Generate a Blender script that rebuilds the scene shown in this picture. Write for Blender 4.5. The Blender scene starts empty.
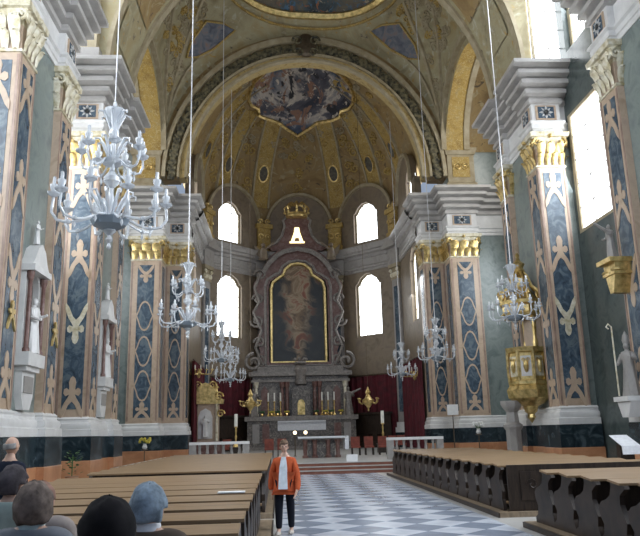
import bpy, bmesh, math, random
from mathutils import Vector, Matrix
random.seed(7)
PI = math.pi
sc = bpy.context.scene
col = sc.collection
OFF = {}

# ------------------------------------------------------------------ materials
def nt(name):
    m = bpy.data.materials.new(name); m.use_nodes = True
    t = m.node_tree; t.nodes.clear()
    out = t.nodes.new('ShaderNodeOutputMaterial'); b = t.nodes.new('ShaderNodeBsdfPrincipled')
    t.links.new(b.outputs[0], out.inputs[0])
    return m, t, b
def ramp(t, stops, interp='LINEAR'):
    r = t.nodes.new('ShaderNodeValToRGB'); r.color_ramp.interpolation = interp
    e = r.color_ramp.elements
    while len(e) < len(stops): e.new(0.5)
    for k, (p, c) in enumerate(stops):
        e[k].position = p; e[k].color = (c[0], c[1], c[2], 1)
    return r
def coords(t, scale=(1, 1, 1)):
    tc = t.nodes.new('ShaderNodeNewGeometry'); mp = t.nodes.new('ShaderNodeMapping')
    mp.inputs['Scale'].default_value = scale
    t.links.new(tc.outputs['Position'], mp.inputs[0]); return mp
def noise(t, mp, scale, detail=5, dist=0.0, rough=.6):
    n = t.nodes.new('ShaderNodeTexNoise'); n.inputs['Scale'].default_value = scale
    n.inputs['Detail'].default_value = detail; n.inputs['Distortion'].default_value = dist
    n.inputs['Roughness'].default_value = rough
    t.links.new(mp.outputs[0], n.inputs['Vector']); return n
def mottled(name, stops, scale=1.0, rough=.5, dist=0.0, stretch=(1, 1, 1), bump=0, metal=0, spec=.5, interp='LINEAR', detail=5):
    m, t, b = nt(name); mp = coords(t, stretch); n = noise(t, mp, scale, detail, dist)
    r = ramp(t, stops, interp); t.links.new(n.outputs[0], r.inputs[0]); t.links.new(r.outputs[0], b.inputs['Base Color'])
    b.inputs['Roughness'].default_value = rough; b.inputs['Metallic'].default_value = metal
    b.inputs['Specular IOR Level'].default_value = spec
    if bump:
        bp = t.nodes.new('ShaderNodeBump'); bp.inputs['Strength'].default_value = bump; bp.inputs['Distance'].default_value = .05
        t.links.new(n.outputs[0], bp.inputs['Height']); t.links.new(bp.outputs[0], b.inputs['Normal'])
    return m
def two(c, k=.25):
    return [(.35, tuple(v*(1-k) for v in c)), (.65, tuple(min(1, v*(1+k)) for v in c))]
def plain(name, c, rough=.5, metal=0, k=.12, scale=6, spec=.5):
    return mottled(name, two(c, k), scale, rough, metal=metal, spec=spec)
def emit(name, c, s):
    m = bpy.data.materials.new(name); m.use_nodes = True; t = m.node_tree; t.nodes.clear()
    o = t.nodes.new('ShaderNodeOutputMaterial'); e = t.nodes.new('ShaderNodeEmission')
    e.inputs[0].default_value = (*c, 1); e.inputs[1].default_value = s
    t.links.new(e.outputs[0], o.inputs[0]); return m
def fresco(name, stops, scale, dist=1.5, extra=None, rough=.7, stretch=(1, 1, 1)):
    m, t, b = nt(name); mp = coords(t, stretch); n = noise(t, mp, scale, 6, dist)
    r = ramp(t, stops); t.links.new(n.outputs[0], r.inputs[0]); last = r.outputs[0]
    if extra:                                   # (scale, threshold, width, colour)
        for (s2, lo, hi, c2) in extra:
            n2 = noise(t, mp, s2, 4 if lo < hi else 2, 2.0); r2 = ramp(t, [(lo, (0, 0, 0)), (hi, (1, 1, 1))] if lo < hi else [(.5-hi, (0, 0, 0)), (.5, (1, 1, 1)), (.5+hi, (0, 0, 0))]); t.links.new(n2.outputs[0], r2.inputs[0])
            mx = t.nodes.new('ShaderNodeMix'); mx.data_type = 'RGBA'
            t.links.new(r2.outputs[0], mx.inputs[0]); t.links.new(last, mx.inputs[6]); mx.inputs[7].default_value = (*c2, 1)
            last = mx.outputs[2]
    t.links.new(last, b.inputs['Base Color']); b.inputs['Roughness'].default_value = rough
    return m
M = {}
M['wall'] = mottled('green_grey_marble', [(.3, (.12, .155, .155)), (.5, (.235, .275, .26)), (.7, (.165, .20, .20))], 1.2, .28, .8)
M['shadedwall'] = mottled('shaded_green_marble', [(.3, (.035, .05, .05)), (.5, (.085, .105, .10)), (.7, (.055, .07, .07))], 1.2, .25, .8)  # wall marble again, with the right bay's shade put into the colour
M['blue'] = mottled('blue_marble', [(.3, (.025, .04, .06)), (.5, (.07, .105, .145)), (.62, (.15, .19, .22)), (.75, (.04, .065, .09))], 2.4, .25, 1.2, (1, 1, .8))
M['beige'] = mottled('honey_marble', [(.3, (.40, .29, .20)), (.5, (.55, .42, .31)), (.7, (.46, .34, .26))], 1.5, .3, .8)
M['pink'] = mottled('pink_marble', two((.34, .235, .19)), 2, .3)
M['white'] = mottled('white_marble', [(.3, (.62, .61, .60)), (.7, (.80, .79, .78))], 1.5, .35)
M['grey'] = mottled('grey_stone', [(.3, (.22, .20, .195)), (.5, (.34, .32, .30)), (.7, (.27, .25, .245))], 1.2, .4, .6)
M['cornice'] = mottled('cornice_stone', [(.3, (.36, .34, .325)), (.7, (.54, .52, .50))], 1.3, .4, stretch=(1, 1, 3))
M['gold'] = mottled('gilding', [(.3, (.34, .23, .07)), (.6, (.82, .62, .27))], 4, .32, metal=.8)
M['palegold'] = mottled('pale_gilding', [(.3, (.44, .36, .18)), (.5, (.72, .66, .50)), (.65, (.84, .80, .68))], 4, .4, metal=.15)
M['dark'] = mottled('black_green_marble', [(.35, (.010, .018, .024)), (.52, (.022, .036, .044)), (.66, (.065, .09, .105))], 1.8, .2, 1.2)
M['orange'] = mottled('orange_marble', [(.3, (.40, .17, .08)), (.7, (.58, .29, .15))], 1.4, .3, .6)
M['red'] = mottled('red_marble', [(.3, (.10, .045, .035)), (.5, (.17, .085, .07)), (.7, (.24, .17, .15))], 2.4, .35, 1.2)
M['altar'] = fresco('altar_marble', [(.3, (.045, .042, .04)), (.5, (.12, .105, .095)), (.7, (.07, .06, .06))], 1.6, 1, [(2.0, 1, .035, (.34, .30, .25))], rough=.35)
M['lightaltar'] = fresco('light_altar_marble', [(.3, (.17, .15, .135)), (.7, (.32, .29, .26))], 2.5, 1, [(3.2, 1, .03, (.09, .075, .07))], rough=.4)
M['apse'] = mottled('apse_stone', [(.3, (.14, .105, .07)), (.5, (.225, .175, .12)), (.7, (.17, .13, .10))], 1.1, .5, .8)
M['ochre'] = fresco('ochre_painted_plaster', [(.3, (.19, .115, .045)), (.5, (.31, .21, .085)), (.7, (.25, .19, .11))], .5, 1,
    [(1.0, .58, .66, (.37, .30, .17)), (.9, .63, .69, (.09, .06, .035))])
M['goldplaster'] = fresco('gold_painted_plaster', [(.3, (.24, .145, .035)), (.55, (.42, .28, .07)), (.7, (.32, .24, .11))], 1.2, 1,
    [(2.6, 1, .03, (.55, .44, .22))])
M['ochregold'] = fresco('ochre_gold_moulding', [(.3, (.26, .17, .06)), (.5, (.46, .34, .14)), (.7, (.36, .28, .16))], 2.2, 1)
M['rib'] = mottled('rib_plaster', [(.3, (.28, .225, .13)), (.7, (.42, .36, .25))], 2, .6)
M['sail'] = fresco('olive_painted_plaster', [(.3, (.22, .175, .09)), (.5, (.36, .32, .20)), (.7, (.31, .23, .10))], .45, 1.2,
    [(.9, .58, .66, (.42, .39, .29)), (1.1, .62, .68, (.40, .25, .07)), (.8, .64, .70, (.10, .08, .06))])
M['sky'] = fresco('apse_fresco_paint', [(.36, (.04, .055, .10)), (.45, (.10, .13, .19)), (.50, (.38, .36, .36)), (.54, (.58, .53, .48)), (.58, (.12, .12, .15)), (.68, (.04, .045, .07))], .26, .4,
    [(.55, .56, .60, (.30, .17, .12)), (.7, .58, .63, (.03, .03, .04)), (.8, .60, .64, (.66, .60, .52))], stretch=(1, .5, 1.4))
M['domefresco'] = fresco('crossing_fresco_paint', [(.3, (.03, .04, .05)), (.45, (.07, .10, .12)), (.56, (.17, .14, .10)), (.7, (.04, .05, .07))], .5, .9,
    [(1.1, .60, .64, (.32, .13, .06)), (1.4, .60, .64, (.07, .16, .28)), (1.2, .64, .67, (.45, .38, .28))])
M['patch'] = fresco('corner_fresco_paint', [(.35, (.07, .08, .11)), (.55, (.16, .17, .20)), (.68, (.26, .14, .10))], 1.1, 1.5)
m, t, b = nt('altar_painting_oil'); M['painting'] = m
mp = coords(t); n = noise(t, mp, .7, 6, 1.0)
r = ramp(t, [(.30, (.10, .06, .03)), (.46, (.30, .19, .10)), (.54, (.50, .38, .24)), (.60, (.34, .10, .05)), (.68, (.14, .09, .06))]); t.links.new(n.outputs[0], r.inputs[0])
r2 = ramp(t, [(.3, (.008, .012, .018)), (.55, (.03, .035, .04)), (.7, (.09, .07, .04))]); t.links.new(n.outputs[0], r2.inputs[0])
sp = t.nodes.new('ShaderNodeSeparateXYZ'); t.links.new(mp.outputs[0], sp.inputs[0])
def mth(op, a, b2):
    q = t.nodes.new('ShaderNodeMath'); q.operation = op
    for k, v in enumerate((a, b2)):
        if isinstance(v, (int, float)): q.inputs[k].default_value = v
        else: t.links.new(v, q.inputs[k])
    return q.outputs[0]
ax = mth('ABSOLUTE', mth('ADD', sp.outputs[0], .3), 0)              # figures crowd the middle of the canvas
wd = mth('MULTIPLY', n.outputs[0], 3.4); dd = mth('SUBTRACT', wd, ax); up = mth('MULTIPLY', mth('SUBTRACT', sp.outputs[2], 10.6), .16)
fac = mth('ADD', mth('SUBTRACT', dd, .55), up); fc = t.nodes.new('ShaderNodeClamp'); t.links.new(fac, fc.inputs[0])
mx = t.nodes.new('ShaderNodeMix'); mx.data_type = 'RGBA'; t.links.new(fc.outputs[0], mx.inputs[0]); t.links.new(r2.outputs[0], mx.inputs[6]); t.links.new(r.outputs[0], mx.inputs[7])
hs_ = t.nodes.new('ShaderNodeHueSaturation'); hs_.inputs['Value'].default_value = .62; t.links.new(mx.outputs[2], hs_.inputs['Color']); t.links.new(hs_.outputs[0], b.inputs['Base Color'])
b.inputs['Roughness'].default_value = .4
M['garland'] = mottled('dark_leaf_stucco', [(.38, (.018, .018, .012)), (.6, (.17, .145, .08))], 3.5, .6)
M['medal'] = mottled('medallion_paint', two((.10, .09, .07), .4), 4, .6)
M['wood'] = mottled('dark_walnut', [(.3, (.012, .008, .006)), (.6, (.040, .026, .018))], 3, .45, .6, (6, 1, 1), spec=.4)
M['top'] = mottled('worn_oak', [(.3, (.12, .072, .035)), (.5, (.25, .16, .085)), (.7, (.17, .105, .055))], 3, .42, .4, (.35, 7, 7), spec=.4)
M['floorwood'] = mottled('platform_board', two((.24, .18, .12)), 3, .4, 0, (4, 1, 1))
M['drape'] = mottled('crimson_cloth', [(.3, (.045, .003, .007)), (.7, (.11, .005, .014))], 2, .8)
M['carpet'] = mottled('red_brown_step_marble', [(.3, (.16, .05, .03)), (.7, (.26, .10, .06))], 3, .5)
M['redwood'] = mottled('red_upholstery', two((.22, .05, .03)), 5, .6)
M['linen'] = mottled('white_linen', two((.72, .73, .76), .08), 8, .7)
M['card'] = plain('white_card', (.8, .8, .8), .6, k=.04)
M['wax'] = plain('candle_wax', (.85, .83, .76), .5, k=.05)
M['brass'] = mottled('brass', [(.3, (.55, .36, .12)), (.7, (.85, .62, .25))], 5, .3, metal=.9)
M['bronze'] = mottled('dark_bronze', two((.12, .09, .06)), 5, .4, metal=.6)
M['steel'] = plain('steel_cable', (.62, .62, .64), .4, .3)
M['leafgreen'] = mottled('leaf', two((.04, .11, .03), .4), 9, .6)
M['flower'] = plain('white_petals', (.8, .8, .78), .6)
M['terracotta'] = plain('terracotta', (.35, .2, .12), .7)
M['yellowflower'] = plain('yellow_petals', (.55, .45, .06), .6)
M['pane'] = emit('bright_window_glass', (.93, .97, 1.0), 9)
M['warm'] = emit('backlit_amber_glass', (1.0, .86, .42), 5)
M['flame'] = emit('candle_flame', (1.0, .8, .5), 8)
m, t, b = nt('clear_crystal'); M['crystal'] = m
b.inputs['Base Color'].default_value = (.90, .93, .97, 1); b.inputs['Roughness'].default_value = .08
b.inputs['Transmission Weight'].default_value = .5; b.inputs['Specular IOR Level'].default_value = .9
m2, t, b = nt('grey_crystal'); M['smoke'] = m2
b.inputs['Base Color'].default_value = (.30, .36, .42, 1); b.inputs['Roughness'].default_value = .15; b.inputs['Transmission Weight'].default_value = .3
# checkered nave floor
m, t, b = nt('diamond_marble_floor'); M['floor'] = m
mp = coords(t); mp.inputs['Rotation'].default_value = (0, 0, PI/4)
ck = t.nodes.new('ShaderNodeTexChecker'); ck.inputs['Scale'].default_value = 1.38
ck.inputs['Color1'].default_value = (.58, .62, .70, 1); ck.inputs['Color2'].default_value = (.24, .28, .36, 1)
t.links.new(mp.outputs[0], ck.inputs['Vector'])
n = noise(t, coords(t), 2.0, 4); r = ramp(t, [(.3, (.8, .8, .8)), (.7, (1.1, 1.1, 1.1))]); t.links.new(n.outputs[0], r.inputs[0])
mx = t.nodes.new('ShaderNodeMix'); mx.data_type = 'RGBA'; mx.blend_type = 'MULTIPLY'; mx.inputs[0].default_value = 1
t.links.new(ck.outputs[0], mx.inputs[6]); t.links.new(r.outputs[0], mx.inputs[7]); t.links.new(mx.outputs[2], b.inputs['Base Color'])
b.inputs['Roughness'].default_value = .22
M['strip'] = mottled('pale_floor_stone', [(.3, (.36, .35, .34)), (.7, (.50, .49, .47))], 1.5, .3)
M['skin'] = plain('skin', (.55, .34, .25), .5, k=.05)
M['eye'] = plain('eye', (.05, .04, .04), .3)
def cloth(n, c, k=.12): return plain(n, c, .85, k=k, scale=12, spec=.2)

# ------------------------------------------------------------------ mesh builder
class F:                                    # local frame: u across, v up, n outwards
    def __init__(s, o, u, v, n): s.o, s.u, s.v, s.n = Vector(o), Vector(u).normalized(), Vector(v).normalized(), Vector(n).normalized()
    def __call__(s, a, b, c=0): return s.o + s.u*a + s.v*b + s.n*c
W0 = F((0, 0, 0), (1, 0, 0), (0, 1, 0), (0, 0, 1))
class MB:
    def __init__(s): s.v = []; s.f = []; s.m = []; s.mi = 0
    def add(s, vs, fs):
        k = len(s.v); s.v += [Vector(p) for p in vs]; s.f += [tuple(i+k for i in f) for f in fs]; s.m += [s.mi]*len(fs); return s
    def box(s, x0, x1, y0, y1, z0, z1, fr=W0):
        p = [fr(x, y, z) for z in (z0, z1) for y in (y0, y1) for x in (x0, x1)]
        return s.add(p, [(0, 2, 3, 1), (4, 5, 7, 6), (0, 1, 5, 4), (2, 6, 7, 3), (0, 4, 6, 2), (1, 3, 7, 5)])
    def prism(s, poly, c0, c1, fr):
        n = len(poly); p = [fr(a, b, c0) for a, b in poly]+[fr(a, b, c1) for a, b in poly]
        return s.add(p, [tuple(range(n-1, -1, -1)), tuple(range(n, 2*n))]+[(i, (i+1) % n, n+(i+1) % n, n+i) for i in range(n)])
    def lathe(s, prof, c=(0, 0, 0), n=16, fr=None, arc=None, wob=None):
        fr = fr or F(c, (1, 0, 0), (0, 1, 0), (0, 0, 1)); vs = []; fs = []; k = len(prof)
        full = arc is None; a0, a1 = arc or (0, 2*PI); cols = n if full else n+1
        for j in range(cols):
            a = a0+(a1-a0)*j/n
            for (r, z) in prof:
                rr = r*(wob(a, z) if wob else 1); vs.append(fr(rr*math.cos(a), rr*math.sin(a), z))
        for j in range(n):
            q = (j+1) % cols
            for i in range(k-1): fs.append((j*k+i, q*k+i, q*k+i+1, j*k+i+1))
        if full:
            if prof[0][0] > 1e-4: fs.append(tuple(j*k for j in range(cols)))
            if prof[-1][0] > 1e-4: fs.append(tuple(j*k+k-1 for j in range(cols)))
        return s.add(vs, fs)
    def tube(s, pts, rad, n=6, cap=True):
        pts = [Vector(p) for p in pts]; rs = rad if isinstance(rad, (list, tuple)) else [rad]*len(pts)
        vs = []; fs = []; up = None
        for i, p in enumerate(pts):
            d = (pts[min(i+1, len(pts)-1)]-pts[max(i-1, 0)]).normalized()
            if up is None: up = d.orthogonal().normalized()
            up = (up-d*up.dot(d)).normalized() if (up-d*up.dot(d)).length > 1e-5 else d.orthogonal().normalized()
            w = d.cross(up)
            for j in range(n):
                a = 2*PI*j/n; vs.append(p+(up*math.cos(a)+w*math.sin(a))*rs[i])
        for i in range(len(pts)-1):
            for j in range(n): fs.append((i*n+j, i*n+(j+1) % n, (i+1)*n+(j+1) % n, (i+1)*n+j))
        if cap: fs += [tuple(range(n-1, -1, -1)), tuple((len(pts)-1)*n+j for j in range(n))]
        return s.add(vs, fs)
    def ball(s, c, r, n=10, m=7, fr=None, fn=None):
        rx, ry, rz = r if isinstance(r, (tuple, list)) else (r, r, r); fr = fr or F(c, (1, 0, 0), (0, 1, 0), (0, 0, 1))
        vs = [fr(0, 0, -rz)]; fs = []
        for i in range(1, m):
            e = -PI/2+PI*i/m
            for j in range(n):
                a = 2*PI*j/n; p = (rx*math.cos(e)*math.cos(a), ry*math.cos(e)*math.sin(a), rz*math.sin(e))
                if fn: p = fn(*p)
                vs.append(fr(*p))
        vs.append(fr(0, 0, rz)); L = len(vs)-1
        for j in range(n):
            fs.append((0, 1+(j+1) % n, 1+j)); fs.append((L, L-n+j, L-n+(j+1) % n))
        for i in range(m-2):
            for j in range(n):
                a = 1+i*n; fs.append((a+j, a+(j+1) % n, a+n+(j+1) % n, a+n+j))
        return s.add(vs, fs)
    def sweep(s, path, prof, closed=False, side=1):   # moulding profile [(out, z)] round an XY path, mitred
        P = [Vector((p[0], p[1])) for p in path]; n = len(P); vs = []; fs = []; k = len(prof)
        for i in range(n):
            a = P[i]-P[i-1] if (closed or i > 0) else P[1]-P[0]
            b = P[(i+1) % n]-P[i] if (closed or i < n-1) else P[-1]-P[-2]
            na = Vector((a.y, -a.x)).normalized()*side; nb = Vector((b.y, -b.x)).normalized()*side
            mm = na+nb; mm = mm/(max(.3, mm.dot(na)))
            for (o, z) in prof: vs.append((P[i].x+mm.x*o, P[i].y+mm.y*o, z))
        for i in range(n if closed else n-1):
            q = (i+1) % n
            for j in range(k-1): fs.append((i*k+j, q*k+j, q*k+j+1, i*k+j+1))
        return s.add(vs, fs)
    def rail(s, pts, prof, nrm, closed=False):      # sweep a small cross-section [(side, out)] along a 3D line lying in a surface with normal fn
        pts = [Vector(p) for p in pts]; n = len(pts); vs = []; fs = []; k = len(prof)
        for i, p in enumerate(pts):
            if closed: d = pts[(i+1) % n]-pts[i-1]
            else: d = pts[min(i+1, n-1)]-pts[max(i-1, 0)]
            d.normalize(); nn = nrm(p); w = d.cross(nn).normalized()
            for (a, b) in prof: vs.append(p+w*a+nn*b)
        for i in range(n if closed else n-1):
            q = (i+1) % n
            for j in range(k): fs.append((i*k+j, q*k+j, q*k+(j+1) % k, i*k+(j+1) % k))
        if not closed: fs += [tuple(range(k)), tuple((n-1)*k+j for j in range(k))]
        return s.add(vs, fs)
    def plate(s, outer, holes, d0, d1, fr):         # flat plate with holes, extruded
        bm = bmesh.new(); E = []
        for L in [outer]+holes:
            vv = [bm.verts.new((a, b, 0)) for a, b in L]; E += [bm.edges.new((vv[i], vv[(i+1) % len(vv)])) for i in range(len(vv))]
        bmesh.ops.triangle_fill(bm, use_beauty=True, use_dissolve=False, edges=E)
        bm.verts.index_update(); vs = [(v.co.x, v.co.y) for v in bm.verts]; fs = [[v.index for v in f.verts] for f in bm.faces]
        ed = [(e.verts[0].index, e.verts[1].index) for e in E if e.is_valid]
        n = len(vs)
        s.add([fr(a, b, d0) for a, b in vs]+[fr(a, b, d1) for a, b in vs],
              [tuple(f) for f in fs]+[tuple(i+n for i in reversed(f)) for f in fs]+[(a, b, b+n, a+n) for a, b in ed])
        bm.free(); return s
    def mesh(s, me):
        return s.add([v.co.copy() for v in me.vertices], [tuple(p.vertices) for p in me.polygons])
    def grid(s, fn, nu, nv, thick=None):
        vs = [fn(i/nu, j/nv) for i in range(nu+1) for j in range(nv+1)]
        return s.add(vs, [(i*(nv+1)+j, (i+1)*(nv+1)+j, (i+1)*(nv+1)+j+1, i*(nv+1)+j+1) for i in range(nu) for j in range(nv)])
    def build(s, name, mats, parent=None, angle=35, recalc=True, weld=False):
        off = OFF[parent.name] if parent else Vector((0, 0, 0))
        me = bpy.data.meshes.new(name); me.from_pydata([tuple(v-off) for v in s.v], [], s.f)
        ms = mats if isinstance(mats, (list, tuple)) else [mats]
        for mm in ms: me.materials.append(M[mm] if isinstance(mm, str) else mm)
        for p, k in zip(me.polygons, s.m): p.material_index = k
        if recalc or weld:
            bm = bmesh.new(); bm.from_mesh(me)
            if weld: bmesh.ops.remove_doubles(bm, verts=bm.verts, dist=1e-4)
            bmesh.ops.recalc_face_normals(bm, faces=bm.faces); bm.to_mesh(me); bm.free()
        for p in me.polygons: p.use_smooth = True
        me.set_sharp_from_angle(angle=math.radians(angle)); me.update()
        o = bpy.data.objects.new(name, me); col.objects.link(o)
        if parent: o.parent = parent
        OFF[o.name] = off
        return o
def tag(o, label=None, cat=None, group=None, kind=None):
    for k, v in (('label', label), ('category', cat), ('group', group), ('kind', kind)):
        if v: o[k] = v
    return o
def thing(name, loc, label, cat, group=None):
    o = bpy.data.objects.new(name, None); col.objects.link(o); o.location = loc; o.empty_display_size = .2
    OFF[o.name] = Vector(loc); return tag(o, label, cat, group)
def struct(o): o['kind'] = 'structure'; return o
CH = {}
def kids(o):
    return [c for c in bpy.data.objects if c.parent == o]
def copy_tree(o, loc, label=None, scale=None, rz=None):
    def rec(src, par):
        c = src.copy(); col.objects.link(c); c.parent = par
        for q in kids(src): rec(q, c)
        return c
    r = rec(o, None); r.location = loc
    if label: r['label'] = label
    if scale: r.scale = (scale,)*3
    if rz is not None: r.rotation_euler.z = rz
    return r
def skin(vs, es, rad, sub=2):
    me = bpy.data.meshes.new('tmp'); me.from_pydata([tuple(v) for v in vs], es, [])
    o = bpy.data.objects.new('tmp', me); col.objects.link(o)
    o.modifiers.new('s', 'SKIN'); ss = o.modifiers.new('d', 'SUBSURF'); ss.levels = sub; ss.render_levels = sub
    sv = me.skin_vertices[0].data
    for i, r in enumerate(rad):
        sv[i].radius = r if isinstance(r, (tuple, list)) else (r, r); sv[i].use_root = (i == 0)
    dg = bpy.context.evaluated_depsgraph_get(); dg.update()
    out = bpy.data.meshes.new_from_object(o.evaluated_get(dg))
    vv = [v.co.copy() for v in out.vertices]; ff = [tuple(p.vertices) for p in out.polygons]
    bpy.data.objects.remove(o); bpy.data.meshes.remove(me); bpy.data.meshes.remove(out)
    return vv, ff
UP = (0, 0, 1)
def spiral(c, u, v, r0, turns=1.4, n=16, start=0, flip=1):
    c, u, v = Vector(c), Vector(u), Vector(v); out = []
    for i in range(n+1):
        t = i/n; a = start+flip*turns*2*PI*t; r = r0*(1-.8*t)
        out.append(c+u*(r*math.cos(a))+v*(r*math.sin(a)))
    return out

# ------------------------------------------------------------------ floor
f_ = MB().box(-2.05, 2.05, -3, 31.2, -.1, 0).build('floor', 'floor'); struct(f_)
for s, nm in ((-1, 'floor_left'), (1, 'floor_right')):
    a, b_ = sorted((s*2.05, s*14.6)); struct(MB().box(a, b_, -3, 47, -.1, 0).build(nm, 'strip'))
struct(MB().box(-2.05, 2.05, 31.2, 64, -.1, 0).build('floor_choir', 'strip'))
ch = MB().box(-9.3, 9.3, 31.9, 46.6, 0, .45).box(-8.1, 8.1, 46.6, 62, 0, .45)
struct(ch.build('floor_chancel', 'strip'))
t_ = thing('altar_steps', (0, 31.2, 0), 'low red-brown marble steps leading up to the chancel behind the walking woman', 'steps')
for k in range(3):
    MB().box(-9.2, 9.2, 31.05+.28*k, 31.895, .15*k, .15*k+.115).build('step', 'carpet', t_)
    MB().box(-9.2, 9.2, 31.02+.28*k, 31.895, .15*k+.115, .15*k+.15).build('tread', 'strip', t_)

# ------------------------------------------------------------------ piers
PLINTH = [(0, 0), (.28, 0), (.28, .85), (.26, .87)]
BAND = [(.26, .87), (.26, 1.78), (0, 1.8)]
BASE = [(0, 1.8), (.24, 1.8), (.24, 2.05), (.17, 2.08), (.20, 2.2), (.17, 2.3), (.09, 2.34), (.07, 2.42), (.1, 2.48), (.02, 2.56), (0, 2.56)]
ARCHI = [(0, 14.75), (.05, 14.75), (.05, 14.95), (.1, 14.98), (.1, 15.18), (.18, 15.25), (.18, 15.33), (.02, 15.35), (.02, 16.2)]
CORN = [(.02, 16.2), (.14, 16.24), (.14, 16.44), (.06, 16.46), (.06, 16.54), (.32, 16.64), (.32, 16.84), (.2, 16.86), (.2, 16.94), (.52, 17.04), (.52, 17.24), (.4, 17.26), (.4, 17.34), (.72, 17.44), (.72, 17.62), (.62, 17.64), (.62, 17.7), (.95, 17.84), (.95, 18.02), (0, 18.05)]
def cross_motif(mb, fr, c, h, w, up=1, th=.025):
    # X-shaped strap with a fleur finial, laid on a panel face
    out = [(-.52, -.50), (-.52, -.34), (-.36, -.14), (-.2, -.02), (-.12, .06), (-.30, .02), (-.40, .08), (-.38, .17), (-.26, .20), (-.14, .15), (-.14, .24), (-.17, .32), (-.10, .42), (0, .46)]
    out = out+[(-a, b) for a, b in reversed(out[:-1])]+[(.36, -.40), (.16, -.18), (0, -.10), (-.16, -.18), (-.36, -.40)]
    mb.plate([(a*w, c+up*b*h) for a, b in out], [], 0, th, fr)
def capital(par, x0, x1, y0, y1, z0=13.1, z1=14.75, gm='gold', sides=4):
    path = [(x0, y0), (x1, y0), (x1, y1), (x0, y1)]; H = z1-z0
    bell = [(0, z0), (.05, z0+.02), (.05, z0+.1), (-.02, z0+.12), (-.02, z0+.5*H), (.06, z0+.75*H), (.14, z0+.84*H), (.14, z0+.86*H), (.24, z0+.88*H), (.26, z1-.04), (.26, z1), (-.2, z1)]
    c = MB().sweep(path, bell, True, 1).build('capital', 'palegold' if gm == 'palegold' else 'palegold', par)
    lf = MB()
    cx, cy = (x0+x1)/2, (y0+y1)/2
    faces = [((x0, y0), (x1, y0), (0, -1)), ((x1, y0), (x1, y1), (1, 0)), ((x1, y1), (x0, y1), (0, 1)), ((x0, y1), (x0, y0), (-1, 0))]
    for (a, b, nn) in faces[:]:
        a = Vector((*a, 0)); b = Vector((*b, 0)); L = (b-a).length; fr = F(a, b-a, UP, (*nn, 0))
        for row, (cnt, zb, hh) in enumerate(((4, z0+.1, .33*H), (3, z0+.12+.2*H, .42*H))):
            for k in range(cnt):
                u = L*(k+.5)/cnt; w = L/cnt*.46; prof = [(0, .0, .02), (.4, .5, .06), (.5, .85, .16), (.3, 1.0, .22), (.1, .9, .25)]
                vs = []; 
                for (ww, t, o) in prof:
                    wv = w*(.6+.8*ww if t < .9 else ww*1.6+.2)
                    vs += [fr(u-wv, zb+t*hh, o+.02+.04*row), fr(u, zb+t*hh+.02, o+.07+.04*row), fr(u+wv, zb+t*hh, o+.02+.04*row)]
                fs = []
                for q in range(len(prof)-1):
                    for r in range(2): fs.append((q*3+r, q*3+r+1, q*3+r+4, q*3+r+3))
                lf.add(vs, fs)
        for sx in (0, 1):
            u = .06 if sx == 0 else L-.06
            lf.tube(spiral(fr(u, z0+.72*H, .14), fr.u*(1 if sx else -1), fr.v, .2, 1.3, 12, PI*.5, -1), [.055]*9+[.045]*4, 6)
        lf.ball(fr(L/2, z0+.88*H, .26), (.12, .12, .1), 6, 5)
    lf.build('leaf_ornament', gm, c, 50)
def star_panel(par, fr, w, z0=15.42, z1=16.12):
    p = MB().box(-w/2, w/2, z0, z1, .02, .07, fr).build('frieze_panel', 'beige', par)
    MB().box(-w/2+.1, w/2-.1, z0+.07, z1-.07, .068, .085, fr).build('dark_inlay', 'blue', p)
    st = MB(); c = (z0+z1)/2
    for k in range(8):
        a = k*PI/4; r = .33 if k % 2 == 0 else .29
        st.prism([(.03*math.cos(a+PI/2), c+.03*math.sin(a+PI/2)), (r*.6*math.cos(a-.27), c+r*.6*math.sin(a-.27)), (r*math.cos(a), c+r*math.sin(a)), (r*.6*math.cos(a+.27), c+r*.6*math.sin(a+.27)), (.03*math.cos(a-PI/2), c+.03*math.sin(a-PI/2))], .08, .11, fr)
    st.build('star_rosette', 'white', p)
def panel_face(par, fr, w, mot=('cross',)*4, z0=2.56, z1=13.1, gold_at=()):
    # fr: origin at the middle bottom of the face, z absolute
    e = MB()
    for sx in (-1, 1): e.box(sx*(w/2-.06)-.04, sx*(w/2-.06)+.04, z0+.05, z1-.05, .0, .02, fr)
    e.build('edge_inlay', 'pink', par)
    pw = w*.64
    MB().box(-pw/2, pw/2, z0+.3, z1-.25, 0, .02, fr).build('blue_panel', 'blue', par)
    for k, c in enumerate((3.35, 6.3, 9.1, 12.1)):
        mb = MB(); cross_motif(mb, fr, c, 1.8, pw*1.04, -1 if k in (1,) else 1, .045)
        mb.build('inlay_cross', 'palegold' if k in gold_at else 'beige', par)
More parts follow.
